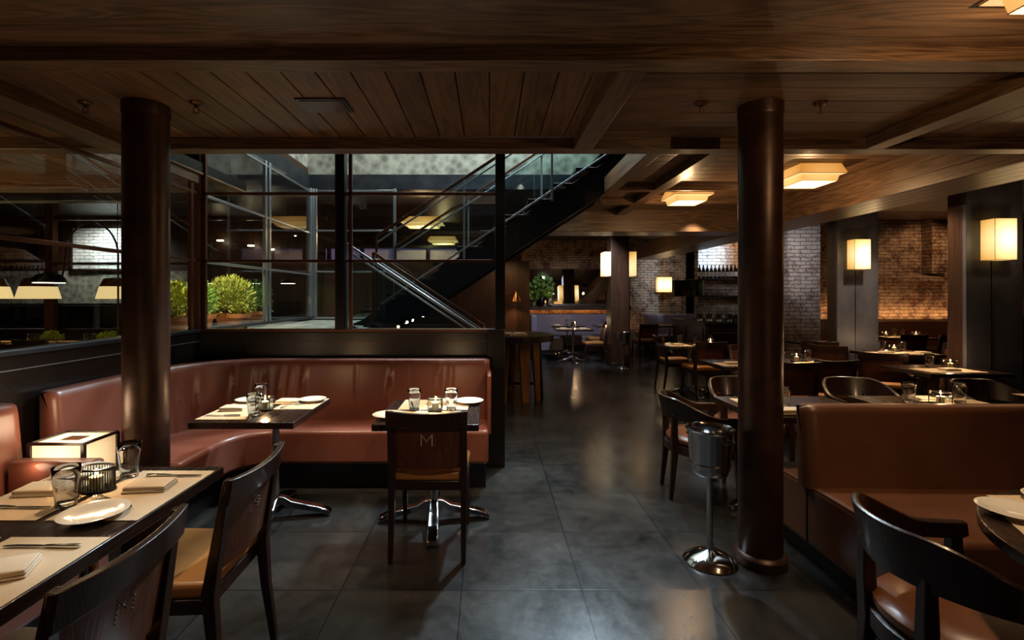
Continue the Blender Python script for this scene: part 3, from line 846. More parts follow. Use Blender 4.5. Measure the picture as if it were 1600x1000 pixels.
# --- foreground table, lower left
r = root('dining_table', (-1.46, 1.47, 0))
B(-0.32, 0.32, -0.64, 0.616, 0.708, 0.75).build('tabletop', 'tabletop', r, bev=0.002)
B(-0.02, 0.02, -0.60, 0.58, 0.66, 0.708).build('support_rail', 'black', r)
for y in (-0.42, 0.30):
    MB().lathe([(0.16, 0.0), (0.15, 0.012), (0.03, 0.03), (0.028, 0.66)], 24, (0, y, 0)).build('pedestal', 'chrome', r)
tag(r, 'long dark wooden table set for four, cut off at lower left', 'table')
D = 'on the lower left foreground table'
on('mat', -1.295, 1.805, PI / 2, 'cream placemat at right far corner ' + D)
on('mat', -1.625, 1.805, PI / 2, 'cream placemat beside the bench, far end, ' + D)
on('mat', -1.295, 1.245, PI / 2, 'cream placemat nearest camera, right side, ' + D)
on('mat', -1.625, 1.245, PI / 2, 'cream placemat nearest camera, left side, ' + D)
on('napkin', -1.286, 1.845, 0.12, 'folded napkin beyond the fork ' + D, ZM_)
on('napkin', -1.66, 1.81, 0.10, 'folded napkin left of the tumbler ' + D, ZM_)
on('napkin', -1.285, 1.27, 0.42, 'folded napkin in the lower left corner ' + D, ZM_)
on('knife', -1.275, 1.965, 0.0, 'knife at far right corner ' + D, ZM_)
on('knife', -1.62, 1.668, 0.0, 'knife in front of the bench side napkin ' + D, ZM_)
on('knife', -1.295, 1.408, PI, 'knife on the nearest mat ' + D, ZM_)
on('fork', -1.33, 1.715, 2.72, 'silver fork between napkin and plate ' + D, ZM_)
on('plate', -1.305, 1.605, 0, 'white oval looking plate by the fork ' + D, ZM_)
on('plate', -1.66, 1.985, 0, 'white plate half hidden behind the ribbed candle holder ' + D, ZM_)
on('tumbler', -1.47, 1.69, 0, 'empty tumbler left of the ribbed candle holder ' + D)
on('tumbler', -1.455, 1.965, 0, 'empty tumbler right of the ribbed candle holder ' + D)
on('tumbler', -1.71, 1.55, 0, 'tumbler cut by the left picture edge ' + D)
# ribbed oval candle holder
r = root('candle_holder', (-1.475, 1.825, TZ), 0.0)
MB().lathe([(0.068, 0), (0.070, 0.003), (0.070, 0.010), (0.055, 0.012)], 36, sy=0.62).build('base', 'black', r)
mb = MB()
for k in range(40):
    a = 2 * PI * k / 40; mb.tube([(0.064 * math.cos(a), 0.040 * math.sin(a), 0.008), (0.064 * math.cos(a), 0.040 * math.sin(a), 0.086)], 0.0016, 5)
mb.build('ribs', 'black', r)
MB().tube([(0.066 * math.cos(a * PI / 18), 0.042 * math.sin(a * PI / 18), 0.087) for a in range(36)], 0.004, 8, True).build('rim', 'black', r)
MB().lathe([(0.058, 0.012), (0.058, 0.078), (0.055, 0.078), (0.055, 0.014)], 32, sy=0.60).build('glass', 'glasspane', r)
MB().lathe([(0.022, 0.012), (0.022, 0.055), (0.001, 0.055)], 20).build('candle', 'wax', r)
MB().lathe([(0.0005, 0.058), (0.004, 0.064), (0.0045, 0.070), (0.0004, 0.084)], 10).build('flame', 'flame', r)
light('candle_light', 'POINT', (0, 0, 0.12), 1.6, (1.0, 0.60, 0.28), 0.012, parent=r)
tag(r, 'dark ribbed oval candle holder, lit, ' + D, 'candle', GL['candle'])
G = 'dark wood dining chairs with tan seats'
put('chairm', -1.185, 1.885, 0, PI / 2 + 0.02, 'dark dining chair at far right side of the foreground table', G)
put('chairm', -1.215, 1.255, 0, PI / 2, 'dark dining chair nearest the camera at lower left', G)

# --- curved booth tables
put('table2', -1.44, 3.135, 0, 0, 'dark table on chrome foot at left of the curved booth', 'booth tables on chrome feet')
put('table2', -0.367, 3.09, 0, 0, 'dark table on chrome foot behind the chair marked M', 'booth tables on chrome feet')
put('chairM', -0.348, 2.965, 0, 0, 'dark dining chair with studded M, tucked in before the booth', G)
D = 'on left booth table'
on('mat', -1.595, 3.10, PI / 2, 'placemat along the left edge ' + D)
on('mat', -1.27, 3.30, PI / 2, 'placemat at the far right corner ' + D, sc=(0.72, 0.86, 1))
on('napkin', -1.64, 3.12, 0.05, 'folded napkin left of the tumblers ' + D, ZM_)
on('napkin', -1.37, 3.32, 0.0, 'folded napkin right of the candle ' + D, ZM_)
on('plate', -1.225, 3.37, 0, 'white plate at the far right corner ' + D, ZM_, (0.92, 0.92, 1))
on('plate', -1.66, 3.36, 0, 'white plate behind the tumblers ' + D, ZM_, (0.92, 0.92, 1))
on('knife', -1.62, 2.95, PI, 'knife at the near left edge ' + D, ZM_)
on('fork', -1.30, 3.24, 1.0, 'fork beside the right napkin ' + D, ZM_)
on('tumbler', -1.43, 2.95, 0, 'nearer empty tumbler before the candle ' + D)
on('tumbler', -1.535, 3.27, 0, 'farther empty tumbler behind the candle ' + D)
on('candle', -1.44, 3.12, 0.1, 'lit square candle holder ' + D)
D = 'on table behind the M chair'
on('mat', -0.365, 3.27, 0, 'white lit placemat on far side ' + D)
on('mat', -0.365, 2.94, 0, 'placemat under the chair back side ' + D)
on('napkin', -0.35, 3.31, 0, 'folded napkin behind the candle ' + D, ZM_)
on('plate', -0.140, 3.32, 0, 'white plate at right edge ' + D, ZM_)
on('plate', -0.605, 2.93, 0, 'white plate at near left corner ' + D, ZM_)
on('knife', -0.51, 3.21, PI / 2 + 0.3, 'knife seen beside the left tumbler ' + D, ZM_)
on('tumbler', -0.48, 3.10, 0, 'empty tumbler left of candle ' + D)
on('tumbler', -0.245, 3.11, 0, 'empty tumbler right of candle ' + D)
on('candle', -0.345, 3.09, 0, 'lit square candle holder ' + D)

# ------------------------------------------------------------------ benches
def offset_path(pts, nrm_left=True):
    out = []
    for i, p in enumerate(pts):
        a = pts[max(0, i - 1)]; b = pts[min(len(pts) - 1, i + 1)]
        d = Vector((b[0] - a[0], b[1] - a[1])).normalized()
        out.append(Vector((d.y, -d.x)) if nrm_left else Vector((-d.y, d.x)))
    return out
def arc(cx, cy, r_, a0, a1, n): return [(cx + r_ * math.cos(math.radians(a0 + (a1 - a0) * i / n)), cy + r_ * math.sin(math.radians(a0 + (a1 - a0) * i / n))) for i in range(n + 1)]
def dense(pts, step=0.02):
    out = [pts[0]]
    for a, b in zip(pts, pts[1:]):
        L = math.hypot(b[0] - a[0], b[1] - a[1]); n = max(1, int(L / step))
        for i in range(1, n + 1): out.append((a[0] + (b[0] - a[0]) * i / n, a[1] + (b[1] - a[1]) * i / n))
    return out
def bench_back(name, path, z0, z1, thick, mat, parent, creases=(), seams=(), lean=0.04, side=1):
    "front face path; side=+1: front normal is to the right of travel"
    nr = offset_path(path, side > 0); s = 0; rings = []; prev = path[0]
    zs = [z0 + (z1 - z0) * k / 10 for k in range(10)]
    tot = sum(math.dist(a, b) for a, b in zip(path, path[1:]))
    for p, n in zip(path, nr):
        s += math.dist(p, prev); prev = p
        e = min(s, tot - s); rnd = 0.035 * max(0, 1 - e / 0.035) ** 2
        ring = []
        for z in zs:
            k = (z - z0) / (z1 - z0); off = -lean * k - rnd
            for cs, cz, amp, wd, hh in creases:
                off += amp * math.exp(-((s - cs - 0.05 * (k - cz)) / wd) ** 2) * math.exp(-((k - cz) / hh) ** 2)
            for cs in seams: off -= 0.008 * math.exp(-((s - cs) / 0.012) ** 2)
            ring.append((p[0] + n.x * off, p[1] + n.y * off, z))
        for dz, do in ((-0.012, -0.004), (-0.003, -0.016), (0, -0.035)):
            o_ = -lean + do - rnd; ring.append((p[0] + n.x * o_, p[1] + n.y * o_, z1 + dz - rnd * 0.3))
        for dz, do in ((0, -thick + 0.02 - lean + rnd), (-0.02, -thick - lean + rnd)):
            ring.append((p[0] + n.x * (do + 0), p[1] + n.y * do, z1 + dz - rnd * 0.3))
        ring.append((p[0] - n.x * thick, p[1] - n.y * thick, z0))
        rings.append(ring)
    mb = MB(); mb.loft(rings); return mb.build(name, mat, parent, ang=50)

# curved booth
r = root('curved_booth', (0, 0, 0))
bp = dense([(-2.37, 2.68), (-2.37, 3.42)] + arc(-1.77, 3.42, 0.60, 180, 90, 14) + [(0.0, 4.02)], 0.02)
random.seed(3)
cr = []
for cs in (0.55, 0.66, 0.98, 1.12, 1.36, 1.52, 1.58, 1.70, 1.79, 1.90, 2.62, 3.02, 3.12):
    cr.append((cs, 0.40 + random.random() * 0.2, 0.016 + random.random() * 0.010, 0.012 + random.random() * 0.008, 0.35))
bench_back('backrest', bp, 0.44, 0.955, 0.11, 'leather', r, cr, (0.78, 1.9 + 0.45, 2.80), 0.035, 1)
sp = [(-2.36, 2.96), (-1.88, 2.96)] + [(-1.88, 3.38)] + arc(-1.58, 3.38, 0.30, 180, 90, 10)[1:] + [(-0.01, 3.68), (-0.01, 4.06), (-1.77, 4.06)] + arc(-1.77, 3.42, 0.63, 90, 180, 12)[1:]
MB().prism(sp, 0.205, 0.462).build('seat', 'leather', r, bev=0.028, seg=4)
kp = [(-2.36, 3.02), (-1.97, 3.02), (-1.97, 3.36)] + arc(-1.57, 3.38, 0.38, 180, 90, 8)[1:] + [(-0.03, 3.77), (-0.03, 4.05), (-2.36, 4.05)]
MB().prism(kp, 0.0, 0.205).build('plinth', 'blackpanel', r)
B(-0.02, 0.012, 3.80, 4.16, 0.40, 0.86).build('end_panel', 'leather', r, bev=0.01)
tag(r, 'curved oxblood leather booth bench under the glass screen', 'booth bench')
# left foreground bench
r = root('leather_bench', (0, 0, 0))
bench_back('backrest', dense([(-2.27, 0.7), (-2.27, 2.42)], 0.03), 0.44, 0.955, 0.14, 'leather', r, (), (1.1,), 0.05, 1)
B(-2.40, -1.78, 0.7, 2.29, 0.20, 0.462).build('seat', 'leather', r, bev=0.028, seg=4)
B(-2.36, -1.86, 0.75, 2.30, 0.0, 0.20).build('plinth', 'blackpanel', r)
B(-2.27, -1.865, 2.28, 2.368, 0.20, 0.70).build('armrest', 'leather', r, bev=0.02, seg=3)
tag(r, 'oxblood leather bench at left edge behind the foreground table', 'bench')

# double booth on the right
r = root('double_booth', (0, 0, 0))
bench_back('backrest', dense([(1.71, 2.60), (2.86, 2.58), (5.2, 2.50)], 0.04), 0.44, 0.882, 0.10, 'leather_brown', r, ((0.55, 0.35, 0.006, 0.05, 0.3), (0.7, 0.3, 0.006, 0.03, 0.3)), (1.16, 2.5), 0.05, 1)
B(1.735, 5.2, 2.02, 3.04, 0.12, 0.455).build('seat', 'leather_brown', r, bev=0.03, seg=4)
MB().tube([(1.742, 2.05, 0.446), (1.742, 3.01, 0.446)], 0.006, 8).build('piping', 'leather_brown', r)
MB().tube([(1.733, 2.66, 0.14), (1.733, 2.66, 0.43)], 0.004, 6).build('seam', 'leather_brown', r)
B(1.80, 5.1, 2.10, 2.98, 0.0, 0.12).build('plinth', 'blackpanel', r)
tag(r, 'long brown leather double booth at lower right', 'booth bench')

# round table at lower right
TRX, TRY = 2.10, 1.25
r = root('round_table', (TRX, TRY, 0))
MB().lathe([(0.59, 0.712), (0.60, 0.716), (0.60, 0.748), (0.596, 0.75), (0.001, 0.75)], 64).build('tabletop', 'tabletop', r)
MB().lathe([(0.26, 0.0), (0.25, 0.015), (0.035, 0.035), (0.030, 0.712)], 32).build('pedestal', 'chrome', r)
tag(r, 'round dark table cut off by the lower right edge', 'table')
D = 'on the lower right round table'
on('mat', 1.80, 1.48, PI / 2 - 0.5, 'placemat under the white plate ' + D, sc=(0.9, 1.0, 1))
on('mat', 2.02, 1.66, 0.0, 'placemat at the far side ' + D, sc=(0.9, 0.8, 1))
on('plate', 1.75, 1.62, 0, 'white side plate at the left rim ' + D, ZM_)
on('plate', 2.0, 1.70, 0, 'second white plate behind the first ' + D, ZM_ + 0.001)
on('fork', 1.74, 1.50, 0.3, 'fork just before the white plate ' + D, ZM_)
on('knife', 2.05, 1.60, -0.4, 'knife right of the two plates ' + D, ZM_)
on('napkin', 1.90, 1.48, 0.2, 'folded napkin right of the fork ' + D, ZM_)
G2 = 'dark barrel back armchairs'
put('arm', 1.53, 1.56, 0, -PI / 2 - 0.10, 'dark barrel armchair nearest the camera at lower right', G2)
put('arm', 1.58, 3.66, 0, -PI / 2 - 0.12, 'dark barrel armchair behind the ice bucket stand', G2, (1, 1, 0.965))
put('arm', 2.14, 4.06, 0, PI, 'dark barrel armchair left of the right column, farther back', G2)
put('arm', 3.10, 4.02, 0, PI - 0.1, 'dark barrel armchair behind the middle of the right booth', G2)
put('arm', 4.12, 3.92, 0, PI + 0.1, 'dark barrel armchair at right edge before the steel pillar', G2)

# tables behind the double booth
G3 = 'square tables on chrome feet'
put('table5', 2.03, 3.24, 0, 0, 'table just behind the right column and booth end', G3)
put('table5', 3.02, 3.26, 0, 0, 'candlelit table behind the middle of the right booth', G3)
put('table5', 4.32, 3.30, 0, 0, 'table at right edge behind the booth', G3)
D = 'on table behind booth end'
on('mat', 1.84, 3.24, PI / 2, 'left placemat ' + D, sc=(1, .9, 1)); on('mat', 2.24, 3.07, 0, 'right near placemat ' + D, sc=(.8, .8, 1))
on('napkin', 1.86, 3.38, 0.1, 'folded napkin left of the column ' + D, ZM_); on('napkin', 1.88, 3.02, 0, 'thick folded napkin right of the column ' + D, ZM_, (1.2, 1, 1.3))
on('tumbler', 1.91, 3.16, 0, 'empty tumbler right of the column ' + D)
D = 'on table behind booth middle'
on('mat', 2.83, 3.16, 0, 'left placemat ' + D, sc=(.8, .9, 1)); on('mat', 3.22, 3.30, 0, 'right placemat ' + D, sc=(.8, .9, 1))
on('napkin', 3.04, 3.40, 0, 'folded napkin ' + D, ZM_); on('knife', 2.72, 3.30, 0.6, 'knife ' + D, ZM_)
on('tumbler', 2.87, 3.33, 0, 'tumbler left of the candle ' + D); on('tumbler', 3.20, 3.31, 0, 'tumbler right of the candle ' + D)
on('candle', 3.04, 3.28, 0, 'lit candle ' + D)
on('mat', 4.08, 3.50, 0, 'placemat on the table at right edge behind the booth', sc=(.8, .9, 1))
on('napkin', 4.15, 3.40, 0, 'folded napkin on the table at right edge behind booth', ZM_)

# --- middle distance dining tables and chairs
def far_table(kind, x, y, rz, lab, short, items, g=G3):
    put(kind, x, y, 0, rz, lab, g)
    for it in items:
        k, dx, dy, rr, l = it[:5]
        c, s_ = math.cos(rz), math.sin(rz)
        on(k, x + c * dx - s_ * dy, y + s_ * dx + c * dy, rz + rr, l + ' ' + short, ZM_ if k in ('napkin', 'plate', 'knife') else TZ, it[5] if len(it) > 5 else None)
far_table('table4', 3.02, 7.35, 0, 'table before the bar counter, left of the right column', 'on table before the bar',
          [('mat', -.2, -.12, 0, 'left placemat', (.7, .9, 1)), ('mat', .2, -.12, 0, 'right placemat', (.7, .9, 1)), ('napkin', -.22, -.12, 0, 'left folded napkin'),
           ('napkin', .18, -.12, 0, 'right folded napkin'), ('tumbler', -.13, .04, 0, 'left tumbler'), ('tumbler', .13, .06, 0, 'middle tumbler'), ('tumbler', .36, .08, 0, 'right tumbler'), ('candle', .27, -.1, 0, 'lit candle')])
far_table('table4s', 2.70, 5.32, 0, 'table just left of the right column, behind armchairs', 'on table left of column',
          [('mat', -.1, -.1, 0, 'placemat', (.7, .9, 1)), ('napkin', -.1, -.1, 0, 'folded napkin')])
far_table('table4', 3.44, 5.42, 0, 'table just right of the right column, with bright candle', 'on table right of column',
          [('mat', .1, -.16, 0, 'near placemat', (.8, .8, 1)), ('napkin', .1, -.18, 0, 'folded napkin'), ('tumbler', -.16, .04, 0, 'left tumbler'), ('tumbler', .10, -.01, 0, 'right tumbler'), ('candle', -.02, .0, 0, 'bright lit candle')])
far_table('table4', 5.30, 7.75, 0, 'table before the pale brick pier', 'on table before brick pier',
          [('mat', -.1, -.12, 0, 'placemat', (1.2, .9, 1)), ('napkin', -.05, -.12, 0, 'folded napkin'), ('tumbler', .22, -.05, 0, 'tumbler')])
far_table('table4', 5.28, 6.35, 0, 'table before the farther steel pillar', 'on table before farther pillar',
          [('mat', -.18, -.1, 0, 'left placemat', (.8, .9, 1)), ('mat', .2, -.1, 0, 'right placemat', (.8, .9, 1)), ('napkin', -.2, -.12, 0, 'left folded napkin'), ('napkin', .25, -.14, 0, 'right folded napkin'),
           ('tumbler', -.08, .10, 0, 'left tumbler'), ('tumbler', .20, .10, 0, 'right tumbler'), ('candle', .05, .06, 0, 'lit candle')])
far_table('table4', 4.55, 5.0 - .12, 0, 'table left of the nearer steel pillar', 'on table left of nearer pillar',
          [('mat', -.05, -.1, 0, 'placemat', (1.2, .9, 1)), ('napkin', -.05, -.12, 0, 'folded napkin'), ('tumbler', -.03, .12, 0, 'tumbler'), ('candle', .10, .03, 0, 'bright lit candle')])
far_table('table4', 7.45, 8.8, 0, 'far table under the arched brick wall', 'on table under arched wall',
          [('mat', -.1, -.1, 0, 'placemat', (1.2, .9, 1)), ('candle', -.28, 0, 0, 'left candle'), ('candle', .22, -.05, 0, 'right candle'), ('tumbler', -.05, .1, 0, 'left tumbler'), ('tumbler', .1, .1, 0, 'right tumbler')])
for x, y, rz, lab in ((3.08, 7.06, 0.05, 'dark dining chair backed to camera before the bar'),
                      (2.99, 7.82, -PI / 2, 'dark chair facing right at the end of bar side table'),
                      (3.44, 5.12, 0.04, 'dark dining chair backed to camera right of the column'),
                      (2.98, 4.98, 0, 'dark dining chair just behind the right column edge'),
                      (3.35, 6.1, PI, 'dining chair facing camera left of the right column'),
                      (4.80, 7.12, -0.5, 'dark dining chair against the pale brick pier'),
                      (4.62, 6.50, -0.9, 'dark dining chair left of the farther pillar table'),
                      (4.56, 5.72, -0.5, 'dark angled dining chair between the two steel pillars'),
                      (5.95, 6.3, PI / 2 + .3, 'tan seated chair right of the farther pillar table'),
                      (7.05, 8.35, 0, 'dark far chair left before arched brick wall'),
                      (7.60, 8.25, 0, 'dark far chair right before arched brick wall')):
    put('chair', x, y, 0, rz, lab, G)

# ------------------------------------------------------------------ ice bucket stands
def mk_bucket():
    r = root('ice_bucket_stand')
    MB().lathe([(0.142, 0.0), (0.143, 0.006), (0.132, 0.018), (0.09, 0.045), (0.04, 0.062), (0.018, 0.070), (0.001, 0.072)], 40).build('base', 'chrome', r)
    MB().lathe([(0.0175, 0.06), (0.0175, 0.49)], 20).build('pole', 'chrome', r)
    MB().lathe([(0.001, 0.487), (0.04, 0.487), (0.085, 0.49), (0.098, 0.50), (0.104, 0.53), (0.118, 0.72), (0.126, 0.738), (0.130, 0.742), (0.127, 0.748), (0.121, 0.742), (0.113, 0.72), (0.099, 0.53), (0.09, 0.505), (0.001, 0.50)], 48).build('bucket', 'chrome', r, ang=50)
    MB().tube([(0.108 * math.cos(k * PI / 18), 0.108 * math.sin(k * PI / 18), 0.555) for k in range(36)], 0.004, 8, True).build('support_ring', 'chrome', r)
    for a in (-1.1, -1.1 + PI):
        c, s_ = math.cos(a), math.sin(a); t_ = Vector((-s_, c, 0)); p = Vector((c * 0.118, s_ * 0.118, 0.69))
        MB().tube([p + t_ * -0.035, p + t_ * -0.03 + Vector((c, s_, 0)) * 0.018, p + t_ * 0.03 + Vector((c, s_, 0)) * 0.018 + Vector((0, 0, 0.0)), p + t_ * 0.035], 0.005, 8).build('handle', 'chrome', r)
    return r
MAKE['bucket'] = (mk_bucket, 'ice bucket')
put('bucket', 1.232, 2.72, 0, 0, 'tall chrome ice bucket stand left of the right column', 'chrome ice bucket stands')
put('bucket', 2.72, 9.9, 0, 0.5, 'distant chrome ice bucket stand before the timber pillar', 'chrome ice bucket stands')

# ------------------------------------------------------------------ tall round table at the aisle
r = root('high_table', (0.33, 7.15, 0))
MB().lathe([(0.60, 0.84), (0.61, 0.845), (0.61, 0.925), (0.605, 0.93), (0.001, 0.93)], 56).build('tabletop', 'espresso', r)
for a, m_ in ((-10, 'espresso'), (-38, 'legwood'), (-68, 'legwood'), (-110, 'legwood'), (170, 'legwood'), (90, 'legwood')):
    c, s_ = math.cos(math.radians(a)), math.sin(math.radians(a))
    mb = MB(); rings = []
    for z, rad, ww in ((0.0, 0.44, 0.05), (0.84, 0.40, 0.085)):
        rings.append([(c * (rad + i) - s_ * j, s_ * (rad + i) + c * j, z) for i, j in ((-0.02, -ww), (0.02, -ww), (0.02, ww), (-0.02, ww))])
    mb.loft(rings); mb.build('leg', m_, r, bev=0.004)
B(-0.42, 0.42, -0.02, 0.02, 0.18, 0.22).build('stretcher', 'espresso', r)
B(-0.02, 0.02, -0.42, 0.42, 0.18, 0.22).build('stretcher', 'espresso', r)
tag(r, 'tall round wooden table with slab legs right of glass screen', 'table')
put('napkin', 0.42, 6.78, 0.932, 0.3, 'folded napkins on the tall round table, right one', 'napkins on tall table', (1.2, 1.2, 1.6))
put('napkin', 0.22, 6.78, 0.932, -0.3, 'folded napkins on the tall round table, left one', 'napkins on tall table', (1.1, 1.1, 1.6))
# brass swing lamp on the panelled wall
r = root('swing_arm_lamp', (0.26, 9.99, 1.40))
MB().lathe([(0.045, 0), (0.045, 0.02), (0.001, 0.02)], 20).build('wall_plate', 'brass', r).rotation_euler = (PI / 2, 0, 0)
MB().tube([(0, -0.02, 0), (0.05, -0.12, 0.06), (0.27, -0.25, 0.16)], 0.008, 8).build('arm', 'brass', r)
MB().lathe([(0.018, 0.18), (0.03, 0.14), (0.055, 0.10), (0.075, 0.05), (0.105, -0.02), (0.100, -0.02), (0.07, 0.05), (0.05, 0.10), (0.001, 0.135)], 24, (0.27, -0.25, 0.0)).build('lamp_shade', 'brass', r)
MB().ball((0.27, -0.25, 0.02), 0.025, 10, 8).build('bulb', 'bulb', r)
light('swing_light', 'SPOT', (0.53, 9.74, 1.38), 14, WARM, 0.03, (0.53, 9.74, 0), angle=120)
tag(r, 'brass cone wall lamp on the panelled wall behind tall table', 'lamp')
light('wall_washer', 'SPOT', (0.3, 9.0, 2.5), 40, WARM, 0.05, (0.4, 10.0, 1.0), angle=80)

# ------------------------------------------------------------------ far middle: mirror wall, lilac benches
struct('wall_mirror_side', B(0.9, 3.9, 13.7, 13.8, 0, 3.05), 'brick_red', smooth=False)
struct('wall_brick_middle', B(3.9, 5.45, 13.5, 13.6, 0, 3.05), 'brick', smooth=False)
trim(B(0.9, 3.9, 13.40, 13.72, 1.10, 1.22), 'espresso')
r = root('wall_mirror', (2.25, 13.62, 1.22))
m = Matrix.Rotation(math.radians(-5), 4, 'X')
B(-1.2, 1.35, -0.01, 0.01, 0.0, 1.52, m).build('mirror_glass', 'mirror', r)
fm = MB()
for a in ((-1.25, 1.40, -0.03, 0.03, -0.0, 0.05), (-1.25, 1.40, -0.03, 0.03, 1.50, 1.58), (-1.25, -1.19, -0.03, 0.03, 0, 1.55), (1.34, 1.40, -0.03, 0.03, 0, 1.55)): fm.box(*a, m)
fm.build('frame', 'espresso', r)
tag(r, 'wide tilted dark framed mirror above the lilac bench', 'mirror')
def mk_lbench(w):
    def f():
        r = root('banquette')
        B(-w / 2, w / 2, -0.02, 0.14, 0.40, 1.0).build('backrest', 'lilac', r, bev=0.03)
        B(-w / 2, w / 2, -0.56, 0.0, 0.2, 0.46).build('seat', 'lilac', r, bev=0.03)
        B(-w / 2 + .04, w / 2 - .04, -0.48, 0.1, 0.0, 0.2).build('plinth', 'blackpanel', r)
        return r
    return f
MAKE['lb1'] = (mk_lbench(2.6), 'bench'); MAKE['lb2'] = (mk_lbench(1.5), 'bench')
put('lb1', 2.2, 13.22, 0, 0, 'long lilac grey bench below the far mirror', 'lilac grey benches')
put('lb2', 4.95, 13.2, 0, 0, 'short lilac grey bench below the square brick wall lamp', 'lilac grey benches')
r = root('upholstered_chair', (1.35, 11.55, 0), -PI / 2)
B(-0.36, 0.36, -0.40, -0.26, 0.25, 1.05).build('backrest', 'lilac', r, bev=0.03)
B(-0.36, 0.36, -0.30, 0.36, 0.22, 0.50).build('seat', 'lilac', r, bev=0.03)
for x in (-0.3, 0.3):
    for y in (-0.33, 0.3): B(x - .02, x + .02, y - .02, y + .02, 0, 0.24).build('leg', 'espresso', r)
tag(r, 'lilac grey upholstered chair facing right before the mirror bench', 'chair')
far_table('table4', 1.88, 10.95, 0, 'brightly lit square table before the lilac bench', 'on lit table near mirror bench',
          [('mat', -.2, 0, 0, 'left placemat', (.8, 1, 1)), ('mat', .2, 0, 0, 'right placemat', (.8, 1, 1)), ('napkin', -.22, 0, 0, 'left folded napkin'), ('napkin', .22, 0, 0, 'right folded napkin'), ('tumbler', 0.0, .05, 0, 'tumbler')])
far_table('table4', 1.95, 12.25, 0, 'table pushed against the lilac mirror bench', 'on table against lilac bench',
          [('mat', -.25, 0, 0, 'placemat', (.7, 1, 1)), ('napkin', -.25, 0, 0, 'folded napkin'), ('tumbler', -.02, -.05, 0, 'left tumbler'), ('tumbler', .12, .05, 0, 'right tumbler'), ('candle', .2, 0, 0, 'lit candle')])
far_table('table4', 3.05, 12.3, 0, 'table half hidden by the distant timber pillar', 'on table behind timber pillar',
          [('mat', -.1, 0, 0, 'placemat', (.7, 1, 1)), ('napkin', -.1, 0, 0, 'folded napkin'), ('tumbler', -.2, .05, 0, 'tumbler')])
far_table('table4', 4.55, 12.3, 0, 'table before the short lilac bench', 'on table before short bench',
          [('mat', -.1, 0, 0, 'placemat', (.7, 1, 1)), ('napkin', -.1, 0, 0, 'folded napkin'), ('tumbler', .1, .05, 0, 'tumbler')])
put('chair', 2.30, 10.85, 0, PI / 2, 'dark dining chair facing left at the brightly lit far table', G)
put('chair', 2.62, 12.0, 0, PI / 2, 'dark dining chair just left of the timber pillar', G)
put('chair', 3.62, 11.4, 0, 0.1, 'dark dining chair just right of the timber pillar', G)
light('bench_glow', 'AREA', (2.3, 13.56, 1.02), 5, (1, 0.45, 0.15), 2.6, (2.3, 13.72, 1.5), size_y=0.03)
light('brick_glow', 'SPOT', (4.02, 13.2, 0.05), 14, (1, 0.5, 0.22), 0.05, (4.1, 13.5, 1.8), angle=50)
light('far_cool', 'SPOT', (2.0, 9.2, 2.95), 260, (0.80, 0.88, 1.0), 0.02, (2.1, 12.2, 0.2), angle=80)
# flower arrangement and pillar candles on the mirror ledge
def foliage(n, rx, ry, rz_, c, size, spiky=0.0):
    mb = MB()
    for _ in range(n):
        a = random.random() * 2 * PI; b = math.acos(1 - 1.7 * random.random()); q = random.random() ** 0.4
        d = Vector((math.sin(b) * math.cos(a), math.sin(b) * math.sin(a), math.cos(b)))
        p = Vector(c) + Vector((d.x * rx, d.y * ry, d.z * rz_)) * q
        dd = (d + Vector((0, 0, 0.6)) + Vector((random.uniform(-.6, .6), random.uniform(-.6, .6), random.uniform(-.4, .4)))).normalized()
        s_ = size * random.uniform(0.6, 1.3); wd = s_ * (0.16 if spiky else 0.42)
        u = dd.orthogonal().normalized(); u = Matrix.Rotation(random.random() * 6.28, 3, dd) @ u; k = dd.cross(u)
        mb.add([p, p + dd * s_ * 0.5 + u * wd + k * wd * 0.3, p + dd * s_, p + dd * s_ * 0.5 - u * wd + k * wd * 0.3], [(0, 1, 2), (0, 2, 3)])
    return mb
r = root('flower_arrangement', (1.42, 13.28, 1.22))
MB().lathe([(0.05, 0), (0.08, 0.05), (0.09, 0.15), (0.07, 0.22), (0.001, 0.22)], 20).build('vase', 'black', r)
foliage(260, 0.30, 0.20, 0.42, (0, 0, 0.40), 0.12).build('foliage', 'leaf2', r)
tag(r, 'leafy green arrangement standing before the far mirror', 'plant')
for x, lab in ((1.66, 'white pillar candle beside the leafy arrangement'), (3.46, 'white pillar candle at right end of the mirror ledge')):
    r = root('pillar_candle', (x, 13.36, 1.22))
    MB().lathe([(0.05, 0), (0.05, 0.03), (0.001, 0.03)], 16).build('dish', 'black', r)
    MB().lathe([(0.048, 0.03), (0.048, 0.27), (0.001, 0.265)], 20).build('candle', 'china', r)
    MB().lathe([(0.001, 0.27), (0.009, 0.29), (0.001, 0.33)], 8).build('flame', 'flame', r)
    tag(r, lab, 'candle')

# ------------------------------------------------------------------ bar corner
struct('wall_bar', B(4.80, 7.4, 11.2, 11.4, 0, 3.05), 'brick_wash', smooth=False)
r = root('bar_counter', (4.03, 9.1, 0))
B(0, 1.40, 0, 1.6, 0.0, 0.92).build('cabinet', 'espresso', r, bev=0.004)
B(-0.03, 1.43, -0.03, 1.65, 0.96, 1.0).build('countertop', 'steel', r, bev=0.003)
B(-0.005, 1.40, -0.005, 1.6, 0.92, 0.96).build('frieze', 'black', r)
for k in range(2):
    B(0.04 + k * 0.68, 0.68 + k * 0.68, -0.02, 0.0, 0.62, 0.90).build('drawer', 'espresso', r, bev=0.004)
    MB().tube([(0.14 + k * 0.68, -0.035, 0.80), (0.58 + k * 0.68, -0.035, 0.80)], 0.008, 8).build('handle', 'alu', r)
for k in range(2):
    B(-0.02, 0.0, 0.08 + k * 0.76, 0.80 + k * 0.76, 0.62, 0.90).build('drawer', 'espresso', r, bev=0.004)
